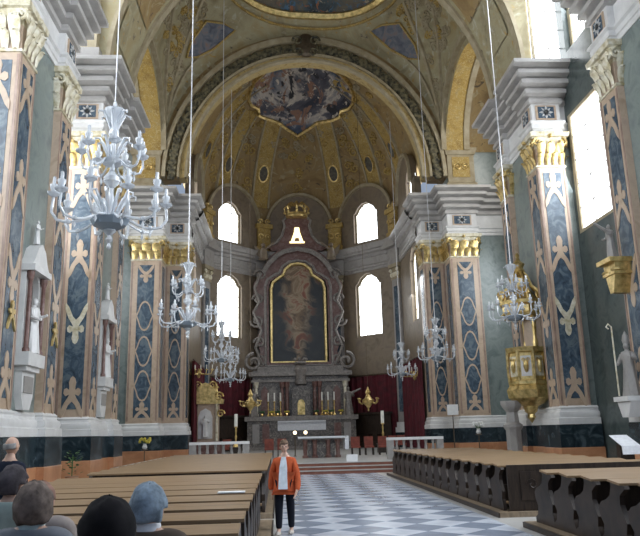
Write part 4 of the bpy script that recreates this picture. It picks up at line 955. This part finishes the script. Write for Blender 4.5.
for (x0, x1, y0, y1, lb) in ((-6.3, -2.2, 1.8, 14.4, 'low wooden platform under the near left pews'), (-6.3, -2.2, 15.4, 29.2, 'low wooden platform under the far left pews'),
                             (2.25, 6.2, 8.2, 12.9, 'low wooden platform under the near right pews'), (2.25, 5.9, 14.3, 29.1, 'low wooden platform under the far right pews')):
    t = thing('pew_platform', ((x0+x1)/2, (y0+y1)/2, 0), lb, 'platform', 'platforms under the pews')
    MB().box(x0, x1, y0, y1, 0, .098).build('boards', 'floorwood', t)
    MB().box(x0-.03, x0, y0, y1, 0, .09).build('edging', 'wood', t); MB().box(x1, x1+.03, y0, y1, 0, .09).build('edging', 'wood', t)
tag(MB().box(-2.85, -2.5, 9.58, 9.80, .972, .985).build('booklet', 'card'), 'white booklet lying on the right end of a near left pew', 'booklet')
for s, lb in ((-1, 'very dark wooden choir stall between the left crimson hanging and the high altar'), (1, 'very dark wooden choir stall below the right crimson hanging beside the high altar')):
    a, b_ = APF[1 if s < 0 else 3][0], 0
    t = thing('choir_stall', a(0, .45, 1.2), lb, 'stall')
    MB().box(-2.4, 2.4, .45, 3.1, .75, .85, a).box(-2.5, 2.5, 3.1, 3.25, .65, 1.1, a).build('stall_back', 'wood', t)
    MB().box(-2.4, 2.4, .45, .9, .85, 1.35, a).build('stall_seat', 'wood', t)
    for k in range(6): u = -2.4+.96*k-.03; MB().box(u, u+.08, .45, 1.5, .85, 1.5, a).build('stall_divider', 'wood', t)
# rear screen of the far right block
t = thing('pew_screen', (3.95, 14.42, .1), 'dark carved wooden screen behind the far right pews, facing the cross aisle', 'panel')
MB().box(2.5, 5.42, 14.44, 14.5, .1, .98).build('board', 'wood', t)
for k in range(3):
    x = 2.75+.93*k; mb = MB().box(x, x+.75, 14.42, 14.44, .3, .85); mb.build('raised_panel', 'wood', t)
    mb = MB(); ff = F((x+.37, 14.41, .6), (1, 0, 0), UP, (0, -1, 0))
    for s in (-1, 1): mb.tube(spiral(ff(s*.14, 0, 0), ff.u*s, ff.v, .12, 1.2, 10), .014, 4)
    mb.build('carved_scroll', 'wood', t)

# ------------------------------------------------------------------ chandeliers
def chandelier(loc, label, group, lower=9, upper=6, top=28, S=1.0):
    x, y, z = loc; t = thing('crystal_chandelier', loc, label, 'chandelier', group); c = Vector(loc); made = []
    MB().lathe([(0, 0), (.05, .05), (.02, .12), (.07, .18), (.03, .26), (.12, .34), (.06, .62), (.04, .7), (.09, .85), (.05, 1.0), (.04, 1.15), (.15, 1.28), (.15, 1.36), (.05, 1.48), (.04, 1.6), (.10, 1.72), (.05, 1.9), (.04, 2.05), (.1, 2.2), (.06, 2.35), (.17, 2.62), (.19, 2.7), (.04, 2.72), (.03, 2.85), (0, 2.9)], c, 12).build('stem', 'crystal', t)
    MB().lathe([(.06, .34), (.28, .44), (.34, .56), (.30, .58), (.2, .52), (.04, .48)], c, 16, wob=lambda a, z: 1+.05*math.cos(10*a)).build('glass_bowl', 'smoke', t)
    MB().lathe([(.04, 1.55), (.17, 1.62), (.2, 1.70), (.06, 1.66)], c, 14).build('upper_bowl', 'crystal', t)
    def arm(a, R, z0, zl, zt, r):
        d = Vector((math.cos(a), math.sin(a), 0)); U = Vector(UP)
        pts = [c+U*z0+d*.1, c+U*(z0+.08)+d*.28*R, c+U*(zl+.06)+d*.5*R, c+U*zl+d*.72*R, c+U*(zl+.04)+d*.92*R, c+U*(zl+.18)+d*1.02*R, c+U*zt+d*1.0*R]
        sm = []
        for i in range(len(pts)-1):
            for q in range(3):
                s = q/3; sm.append(pts[i].lerp(pts[i+1], s))
        sm.append(pts[-1]); mb = MB().tube(sm, r, 6)
        mb.ball(c+U*(zl+.02)+d*.72*R, r*1.8, 6, 5)
        mb.lathe([(0, -.17), (.03, -.10), (.012, -.04), (.012, 0)], c+U*zl+d*.72*R, 6)
        o = mb.build('arm', 'crystal', t)
        p = c+U*zt+d*R
        MB().lathe([(.02, -.02), (.11, .04), (.12, .07), (.04, .06), (.05, .12), (.075, .19), (.07, .22), (.03, .22), (.03, .36), (.0, .38)], p, 10).build('candle_cup', 'crystal', o)
    for k in range(lower): arm(2*PI*k/lower+.2, .98, .52, .42+.05*(k % 2), .84+.1*(k % 2), .026)
    for k in range(upper): arm(2*PI*k/upper+.5, .56, 1.62, 1.5, 1.82, .022)
    lf = MB()
    for (n, z0, R, hh) in ((10, .55, .34, .5), (8, 1.7, .24, .4), (6, 2.3, .2, .34)):
        for k in range(n):
            a = 2*PI*(k+.5)/n; d = Vector((math.cos(a), math.sin(a), 0)); U = Vector(UP)
            lf.tube([c+U*z0+d*.06, c+U*(z0+.5*hh)+d*R*.55, c+U*(z0+hh)+d*R, c+U*(z0+hh*.95)+d*(R+.1), c+U*(z0+hh*.8)+d*(R+.1)], [.02, .035, .028, .022, .012], 5)
    lf.build('glass_leaves', 'crystal', t)
    if S != 1:
        for o in kids(t)+[q for k_ in kids(t) for q in kids(k_)]: o.data.transform(Matrix.Scale(S, 4))
    MB().tube([c+Vector((0, 0, 2.88*S)), Vector((x, y, top))], .022 if S == 1 else .012, 5).build('cable', 'steel', t)
    return t
G_ = 'crystal chandeliers hanging in the nave'
tops = {13.5: 30.9, 24.6: 30.7}
c1 = chandelier((-5.35, 13.6, 5.3), 'largest crystal chandelier, hanging near the camera on the left', G_, 10, 7, 30.5, 1.1)
proto = chandelier((-5.2, 24.6, 5.0), 'crystal chandelier on the left between the second and the stepped pier', G_, 9, 6, 30.4)
for (loc, lb, topz) in (((-5.3, 40.7, 5.4), 'upper of the two overlapping crystal chandeliers left of the altar', vz(-5.3, 40.7)), ((-5.2, 46.9, 4.75), 'lower of the two overlapping crystal chandeliers left of the altar', 26),
                  ((7.45, 27.5, 5.5), 'crystal chandelier on the right in front of the golden pulpit', 29.6), ((6.57, 38, 5.0), 'crystal chandelier on the right in front of the stepped pier', vz(6.57, 38)), ((6.55, 49, 5.05), 'crystal chandelier on the right nearest the high altar', 24.5)):
    cpy = copy_tree(proto, loc, lb)
    for c in kids(cpy):
        if c.name.startswith('cable'):
            c.data = c.data.copy()
            zmax = max(v.co.z for v in c.data.vertices)
            for v in c.data.vertices:
                if v.co.z > 10: v.co.z = topz-loc[2]

# ------------------------------------------------------------------ small things
t = thing('potted_plant', (-9.0, 24.6, 0), 'green leafy plant in a pot beside the nearest left pier', 'plant')
pc = Vector((-8.85, 24.5, 0)); MB().lathe([(.16, 0), (.22, .5), (.24, .52)], pc, 12).build('pot', 'terracotta', t)
fl = MB()
for k in range(60):
    a = random.random()*6.28; r = random.random()*.3; z = .55+random.random()*.75; p = pc+Vector((r*math.cos(a), r*math.sin(a), z)); d = Vector((math.cos(a), math.sin(a), .5))*.12; w = Vector((-math.sin(a), math.cos(a), 0))*.05
    fl.add([p, p+d*.5+w, p+d, p+d*.5-w], [(0, 1, 2, 3)])
fl.tube([pc+Vector((0, 0, .5)), pc+Vector((0, 0, 1.2))], .02); fl.build('foliage', 'leafgreen', t)
def flowers(c, label, m1='flower', h=.55):
    t = thing('flower_arrangement', c, label, 'flowers'); c = Vector(c)
    MB().lathe([(.1, 0), (.16, .1), (.09, .28), (.12, .32)], c, 10).build('vase', 'white', t)
    st = MB()
    for k in range(12): a = k*2.4; st.tube([c+Vector((0, 0, .28)), c+Vector((.3*math.cos(a), .2*math.sin(a), h+.1*math.sin(k)))], .012, 4)
    st.build('stems', 'leafgreen', t); bl = MB()
    for k in range(12): a = k*2.4; bl.ball(c+Vector((.3*math.cos(a), .2*math.sin(a), h+.1*math.sin(k))), .09, 6, 4)
    bl.build('blooms', m1, t)
t = thing('flower_stand', (9.9, 42.8, 0), 'thin dark stand holding white flowers in front of the right stepped pier', 'stand')
MB().lathe([(.25, 0), (.2, .04), (.03, .08), (.03, 1.35), (.2, 1.38), (.2, 1.42)], (9.9, 42.8, 0), 10).build('stand_body', 'bronze', t)
flowers((9.9, 42.8, 1.42), 'white flowers on a stand in front of the right stepped pier')
t = thing('flower_stand', (-10.0, 43.6, 0), 'thin dark stand with a vase in front of the left stepped pier', 'stand')
MB().lathe([(.25, 0), (.2, .04), (.03, .08), (.03, .95), (.2, .98), (.2, 1.02)], (-10.0, 43.6, 0), 10).build('stand_body', 'bronze', t)
flowers((-10.0, 43.6, 1.02), 'small green and yellow flowers in front of the left stepped pier', 'yellowflower', .5)
t = thing('notice_board', (8.9, 44.8, .45), 'small white rectangular board on a pole at the right stepped pier', 'sign')
MB().box(8.55, 9.25, 44.77, 44.82, 2.6, 3.25).build('board', 'card', t); MB().tube([(8.9, 44.85, .45), (8.9, 44.85, 3.1)], .03).build('pole', 'bronze', t)
t = thing('reading_desk', (7.75, 20.6, 0), 'small dark desk draped with a white cloth near the right edge', 'desk')
dx = 7.92
MB().box(dx-.25, dx+.25, 20.2, 20.75, 0, .12).box(dx-.2, dx+.2, 20.35, 20.6, .12, 1.18).build('desk_body', 'wood', t)
MB().prism([(20.1, 1.08), (20.8, 1.36), (20.8, 1.4), (20.1, 1.12)], dx-.24, dx+.24, F((0, 0, 0), (0, 1, 0), UP, (1, 0, 0))).build('desk_top', 'wood', t)
tag(MB().prism([(20.06, .9), (20.08, .9), (20.09, 1.12), (20.82, 1.41), (20.82, 1.43), (20.07, 1.14)], dx-.28, dx+.26, F((0, 0, 0), (0, 1, 0), UP, (1, 0, 0))).build('desk_cloth', 'linen'), 'white cloth hanging over the small desk near the right edge', 'cloth')

# ------------------------------------------------------------------ people
def hand(vs, es, rd, root, wrist, d, side):
    # five short bent finger chains growing from the palm
    w = Vector(wrist); d = Vector(d).normalized(); side = Vector(side).normalized(); nrm = d.cross(side)
    palm = w+d*.06; i0 = len(vs); vs.append(palm); rd.append((.035, .02)); es.append((root, i0))
    for k, (o, ln) in enumerate(((-.028, .065), (-.009, .078), (.010, .072), (.028, .055))):
        a = len(vs); vs += [palm+d*.03+side*o, palm+d*(.03+ln*.5)+side*o*1.15+nrm*.006, palm+d*(.03+ln*.9)+side*o*1.1+nrm*.022]
        rd += [.010, .009, .008]; es += [(i0, a), (a, a+1), (a+1, a+2)]
    a = len(vs); vs += [w+d*.03-side*.04, w+d*.06-side*.06+nrm*.01]; rd += [.012, .010]; es += [(i0, a), (a, a+1)]
def person(loc, rz, label, pose, J, hair, colours, head_tilt=(0, 0), scale=1.0, bag=False):
    t = thing('person', loc, label, 'person'); c = Vector(loc); R = Matrix.Rotation(rz, 3, 'Z')
    T = lambda p: c+R @ (Vector(p)*scale)
    def put(mb, vs, fs): return mb.add([T(v) for v in vs], fs)
    hip, chest, shz, neck, head = J['hip'], J['chest'], J['sh'], J['neck'], J['head']
    # --- body
    vs = [hip, chest, (0, neck[1], shz), neck, (neck[0], neck[1]+.015, neck[2]+.08)]; rd = [(.14, .1), (.13, .09), (.09, .07), .060, .058]; es = [(0, 1), (1, 2), (2, 3), (3, 4)]
    vs = [Vector(v) for v in vs]
    for s, arm, leg in ((-1, J['armL'], J['legL']), (1, J['armR'], J['legR'])):
        i = len(vs); vs += [Vector(p) for p in arm]; rd += [.05, .042, .035, .024]; es += [(2, i), (i, i+1), (i+1, i+2), (i+2, i+3)]
        dd = Vector(arm[3])-Vector(arm[2]); hand(vs, es, rd, i+3, arm[3], dd, Vector((0, 1, 0)) if abs(dd.normalized().y) < .7 else Vector((s, 0, 0)))
        i = len(vs); vs += [Vector(p) for p in leg]; rd += [.085, .06, .055, .035, .04, .025]; es += [(0, i), (i, i+1), (i+1, i+2), (i+2, i+3), (i+3, i+4), (i+4, i+5)]
    v, f = skin(vs, es, rd, 1); mb = put(MB(), v, f)
    H = Vector(head); hr = Matrix.Rotation(head_tilt[0], 3, 'Z') @ Matrix.Rotation(head_tilt[1], 3, 'X')
    hp = lambda p: T(H+hr @ Vector(p))
    hf = F(T(H), R @ hr @ Vector((1, 0, 0)), R @ hr @ Vector((0, 1, 0)), R @ hr @ Vector((0, 0, 1)))
    mb.ball(None, (.073*scale, .092*scale, .115*scale), 14, 10, fr=hf, fn=lambda x, y, z: (x*(1+.25*min(0, z)/.115*.9), y*(1 if z > 0 else 1-.10*z/-.115), z))
    mb.ball(None, (.013, .022, .022), 8, 6, fr=F(hp((0, .095, -.01)), hf.u, hf.v, hf.n))
    for s in (-1, 1): mb.ball(None, (.012, .022, .034), 8, 6, fr=F(hp((s*.074, 0, -.005)), hf.u, hf.v, hf.n))
    mb.ball(None, (.026, .01, .008), 8, 5, fr=F(hp((0, .083, -.052)), hf.u, hf.v, hf.n))
    mb.mi = 1
    for s in (-1, 1): mb.ball(None, (.013, .008, .009), 8, 5, fr=F(hp((s*.03, .085, .012)), hf.u, hf.v, hf.n))
    mb.build('body', [M['skin'], M['eye']], t, 60)
    # --- jacket: torso and sleeves
    vs = [Vector(hip)+Vector((0, 0, J.get('hem', 0))), Vector(hip)+Vector((0, 0, .06)), Vector(chest), Vector((0, neck[1], shz-.02)), Vector(neck)+Vector((0, 0, -.02))]
    rd = [J.get('hemr', (.17, .13)), (.18, .14), (.17, .12), (.12, .085), (.066, .064)]; es = [(0, 1), (1, 2), (2, 3), (3, 4)]
    if 'hem' in J: vs.append(Vector(hip)+Vector((0, 0, J['hem']-.14))); rd.append(J['hemr']); es.append((0, 5))
    for arm in (J['armL'], J['armR']):
        i = len(vs); a = [Vector(p) for p in arm]; vs += [a[0], a[1], a[2], a[2].lerp(a[3], .92)]; rd += [.078, .066, .056, .046]; es += [(3, i), (i, i+1), (i+1, i+2), (i+2, i+3)]
    v, f = skin(vs, es, rd, 2); put(MB(), v, f).build('jacket', colours[0], t, 60)
    vs = [Vector(hip)]; rd = [(.15, .12)]; es = []
    for leg in (J['legL'], J['legR']):
        i = len(vs); a = [Vector(p) for p in leg]; vs += [a[0], a[1], a[2], a[3]]; rd += [.10, .08, .07, .058]; es += [(0, i), (i, i+1), (i+1, i+2), (i+2, i+3)]
    v, f = skin(vs, es, rd, 2); put(MB(), v, f).build('trousers', colours[1], t, 60)
    for leg in (J['legL'], J['legR']):
        a = Vector(leg[3]); b = Vector(leg[5]); bz = min(a.z, b.z)
        d = (b-a); d.z = 0; d.normalize(); sd = Vector((-d.y, d.x, 0)); base = Vector((a.x, a.y, leg[5][2]-.03))
        q = F(T(base+d*.07), R @ d, R @ sd, UP)
        MB().ball(None, (.145*scale, .052*scale, .055*scale), 12, 8, fr=F(T(base+d*.07+Vector((0, 0, .03))), R @ d, R @ sd, UP), fn=lambda x, y, z: (x, y, max(z, -.03)*(1 if x < 0 else .75))).build('shoe', colours[2], t, 50)
    # --- hair
    n, m = 26, 16; vv = []; ff = []; kind = hair['kind']; rx, ry, rz_ = hair['r']
    random.seed(hair.get('seed', 1))
    lobes = [(random.random()*6.28, random.uniform(2, 6), random.random()*6.28) for _ in range(4)]
    def hv(i, j):
        e = PI/2-PI*hair['down']*i/m; a = 2*PI*j/n
        x, y, z = rx*math.cos(e)*math.cos(a), ry*math.cos(e)*math.sin(a), rz_*math.sin(e)
        w = 1+hair.get('wave', .04)*sum(math.sin(l[1]*a+l[0])*math.cos(l[1]*e*1.7+l[2]) for l in lobes)/2+.012*math.sin(a*19+e*3)
        return Vector((x*w, y*w-.012, z*w+.012))
    front = hair.get('front', .5)
    ring = [hv(i, j) for i in range(m+1) for j in range(n)]
    for i in range(m):
        for j in range(n):
            q = [i*n+j, i*n+(j+1) % n, (i+1)*n+(j+1) % n, (i+1)*n+j]
            mid = sum((ring[k] for k in q), Vector())/4
            if mid.y > .035 and mid.z < front*rz_: continue
            if abs(mid.x) > .055 and abs(mid.y) < .03 and mid.z < 0.01 and kind == 'short': continue
            if kind == 'fringe' and (mid.z > .045 or mid.y > 0): continue
            ff.append(tuple(q))
    mb = MB().add([T(H+hr @ p) for p in ring], ff)
    o = mb.build('hair', colours[3], t, 70, weld=True)
    so = o.modifiers.new('thick', 'SOLIDIFY'); so.thickness = .012; so.offset = -1
    # collar
    if 'collar' in J:
        nk = Vector(neck); MB().lathe([(.068*scale, -.03), (.074*scale, .03), (.066*scale, .045), (.058*scale, .02)], T(nk+Vector((0, .0, -.005))), 16).build('shirt_collar', J['collar'], t)
    return t, T
def seated(lean=0, sh=.19):
    J = dict(hip=(0, .0, .56), chest=(0, .02+lean, .86), sh=1.18, neck=(0, .03+lean, 1.205), head=(0, .05+lean, 1.305))
    for s, n in ((-1, 'L'), (1, 'R')):
        J['arm'+n] = [(s*sh, .02+lean, 1.135), (s*(sh+.04), .05+lean, .82), (s*(sh+.02), .2, .70), (s*.13, .34, .68)]
        J['leg'+n] = [(s*.10, .08, .56), (s*.11, .45, .57), (s*.11, .46, .35), (s*.11, .43, .19), (s*.11, .47, .14), (s*.11, .56, .13)]
    return J
def C3(n, c): return cloth(n, c)
J = seated(); J['collar'] = C3('pale_hood', (.42, .50, .50))
person((-3.43, 4.2, .02), 0, 'seated person with grey-brown bobbed hair and grey jacket, seen from behind', 'sit', J,
       dict(kind='bob', r=(.108, .125, .14), down=.72, wave=.05, front=.3, seed=3), (C3('grey_jacket', (.16, .17, .19)), C3('dark_trousers', (.03, .03, .04)), C3('brown_shoes', (.05, .03, .02)), cloth('grey_brown_hair', (.13, .10, .085), .5)), (.15, 0))
person((-2.81, 3.3, -.015), 0, 'seated person with full black hair, seen from behind, nearest the camera', 'sit', seated(),
       dict(kind='bob', r=(.125, .13, .15), down=.78, wave=.035, front=.3, seed=5), (C3('black_coat', (.012, .012, .014)), C3('black_trousers', (.012, .012, .014)), C3('black_shoes', (.01, .01, .01)), cloth('black_hair', (.006, .005, .006), .5)))
J = seated(); J['collar'] = C3('white_shirt', (.7, .7, .72))
person((-2.79, 4.2, -.01), 0, 'seated man with blue-grey short hair and brown jacket, white collar, seen from behind', 'sit', J,
       dict(kind='short', r=(.094, .112, .135), down=.66, wave=.04, front=.3, seed=8), (C3('brown_jacket', (.075, .055, .042)), C3('brown_trousers', (.05, .04, .03)), C3('dark_shoes', (.02, .015, .01)), cloth('blue_grey_hair', (.20, .25, .30), .45)), (-.25, 0))
person((-3.70, 5.2, -.02), 0, 'seated person with reddish hair, mostly hidden behind the grey-haired person', 'sit', seated(),
       dict(kind='short', r=(.088, .11, .125), down=.68, wave=.04, front=.3, seed=9), (C3('beige_jacket', (.28, .24, .22)), C3('blue_trousers', (.04, .05, .08)), C3('tan_shoes', (.1, .06, .04)), cloth('reddish_hair', (.24, .14, .11), .3)))
person((-3.90, 5.2, .09), 0, 'seated person with dark grey hair and pale green jacket at the left edge', 'sit', seated(),
       dict(kind='short', r=(.092, .112, .13), down=.68, wave=.04, front=.3, seed=12), (C3('pale_green_jacket', (.30, .36, .33)), C3('grey_trousers', (.08, .08, .09)), C3('grey_shoes', (.04, .04, .04)), cloth('dark_grey_hair', (.07, .06, .065), .4)), (-.5, 0))
def standing(stride=.0, sh=.19, h=1.0):
    J = dict(hip=(0, 0, .88), chest=(0, .01, 1.12), sh=1.34, neck=(0, 0, 1.39), head=(0, .02, 1.535))
    for s, n in ((-1, 'L'), (1, 'R')):
        q = s*stride
        J['arm'+n] = [(s*(sh-.035), 0, 1.285), (s*(sh+.045), .0-q*.3, 1.06), (s*(sh+.07), .05-q*.6, .84), (s*(sh+.05), .09-q*.8, .76)]
        J['leg'+n] = [(s*.09, 0, .86), (s*.10, q*.6+.02, .48), (s*.10, q*.8-.01, .28), (s*.10, q*1.0-.02, .10), (s*.10, q+.03, .06), (s*.105, q+.14, .035)]
    return J
J = standing(.10); J['hem'] = .02; J['hemr'] = (.215, .175)
t, T = person((-1.96, 12.95, 0), PI-.15, 'woman walking in the aisle in an orange-red jacket and black trousers', 'walk', J,
       dict(kind='short', r=(.092, .108, .125), down=.62, wave=.05, front=.45, seed=21), (C3('orange_jacket', (.50, .10, .035)), C3('black_trousers_b', (.012, .013, .02)), C3('pale_shoes', (.5, .45, .4)), cloth('brown_hair', (.14, .09, .06), .3)), (.2, -.05), .96)
nk = [(-.04, .10, 1.36), (.04, .10, 1.36), (.07, .165, 1.18), (.075, .215, 1.0), (.085, .225, .80), (-.085, .225, .80), (-.075, .215, 1.0), (-.07, .165, 1.18)]
cx = MB(); n_ = len(nk)
cx.add([T((x, y, z)) for x, y, z in nk]+[T((x*.9, y-.09, z)) for x, y, z in nk], [tuple(range(n_)), tuple(range(2*n_-1, n_-1, -1))]+[(i, (i+1) % n_, n_+(i+1) % n_, n_+i) for i in range(n_)])
cx.build('shirt', C3('white_top', (.66, .70, .74)), t, 30)
J = standing(.0, .21)
person((-5.40, 9.3, .098), -.5, 'bald man standing in a dark navy jacket at the far left near the first pier', 'stand', J,
       dict(kind='fringe', r=(.083, .104, .12), down=.62, wave=.02, front=.4, seed=30), (C3('navy_jacket', (.010, .014, .028)), C3('navy_trousers', (.010, .013, .022)), C3('black_leather', (.01, .01, .01)), cloth('grey_fringe_hair', (.3, .29, .28), .2)), (0, .1), 1.0)

# ------------------------------------------------------------------ light
w = bpy.data.worlds.new('daylight'); sc.world = w; w.use_nodes = True
bgn = w.node_tree.nodes['Background']; bgn.inputs[0].default_value = (.62, .76, 1.0, 1); bgn.inputs[1].default_value = .85
def area(name, loc, to, sx, sy, p, c=(.86, .93, 1.0)):
    l = bpy.data.lights.new(name, 'AREA'); l.shape = 'RECTANGLE'; l.size = sx; l.size_y = sy; l.energy = p; l.color = c
    o = bpy.data.objects.new(name, l); col.objects.link(o); o.location = loc
    d = (Vector(to)-Vector(loc)).normalized(); o.rotation_euler = d.to_track_quat('-Z', 'Z').to_euler(); return o
for s in (-1, 1):
    k = 1.0 if s > 0 else .6
    area('window_daylight', (s*11.3, 26.5, 21), (-s*4, 26.5, 8), 4.2, 4.4, 900*k)
    area('window_daylight', (s*11.3, 26.5, 12.2), (-s*8, 26.5, 6), 4.0, 6.5, 700*k)
    area('window_daylight', (s*11.3, 15.2, 12), (-s*6, 19, 6), 4.2, 7.5, (2800 if s > 0 else 600))
    area('window_daylight', (s*11.3, 8.5, 12), (-s*6, 12, 2), 4.2, 7.5, (2300 if s > 0 else 500))
    area('window_daylight', (s*13.8, 40.3, 12), (-s*2, 42, 4), 3.8, 7, 700*k)
    area('window_daylight', (s*7.7, 51.5, 12.5), (-s*2, 50, 1), 2.2, 5, 330*k)
    area('window_daylight', (s*13.8, 40.3, 21), (-s*2, 42, 16), 3.8, 4, 650*k, (1.0, .95, .86))
area('window_daylight', (-3, 6, 19), (-9, 26, 8), 8, 8, 2200)  # added fill lamp high in the open nave, with no window behind it

# ------------------------------------------------------------------ camera
Rm = Matrix(((0.9981074761503913, 0.010676119660143746, -0.06055977643368781), (-0.056517488001000045, -0.2288269026381953, -0.9718250985537812), (-0.024233027106673515, 0.9734085828150542, -0.22779045480273105)))
cam = bpy.data.cameras.new('camera'); co = bpy.data.objects.new('camera', cam); col.objects.link(co)
cam.sensor_fit = 'HORIZONTAL'; cam.sensor_width = 36; cam.lens = 36*705/640; cam.clip_end = 300
co.matrix_world = Matrix.Translation((-2.05, 0, 1.7)) @ Rm.to_4x4()
sc.camera = co
vs_ = sc.view_settings; vs_.view_transform = 'Standard'; vs_.look = 'None'; vs_.gamma = 1; vs_.exposure = -0.9; vs_.use_curve_mapping = False
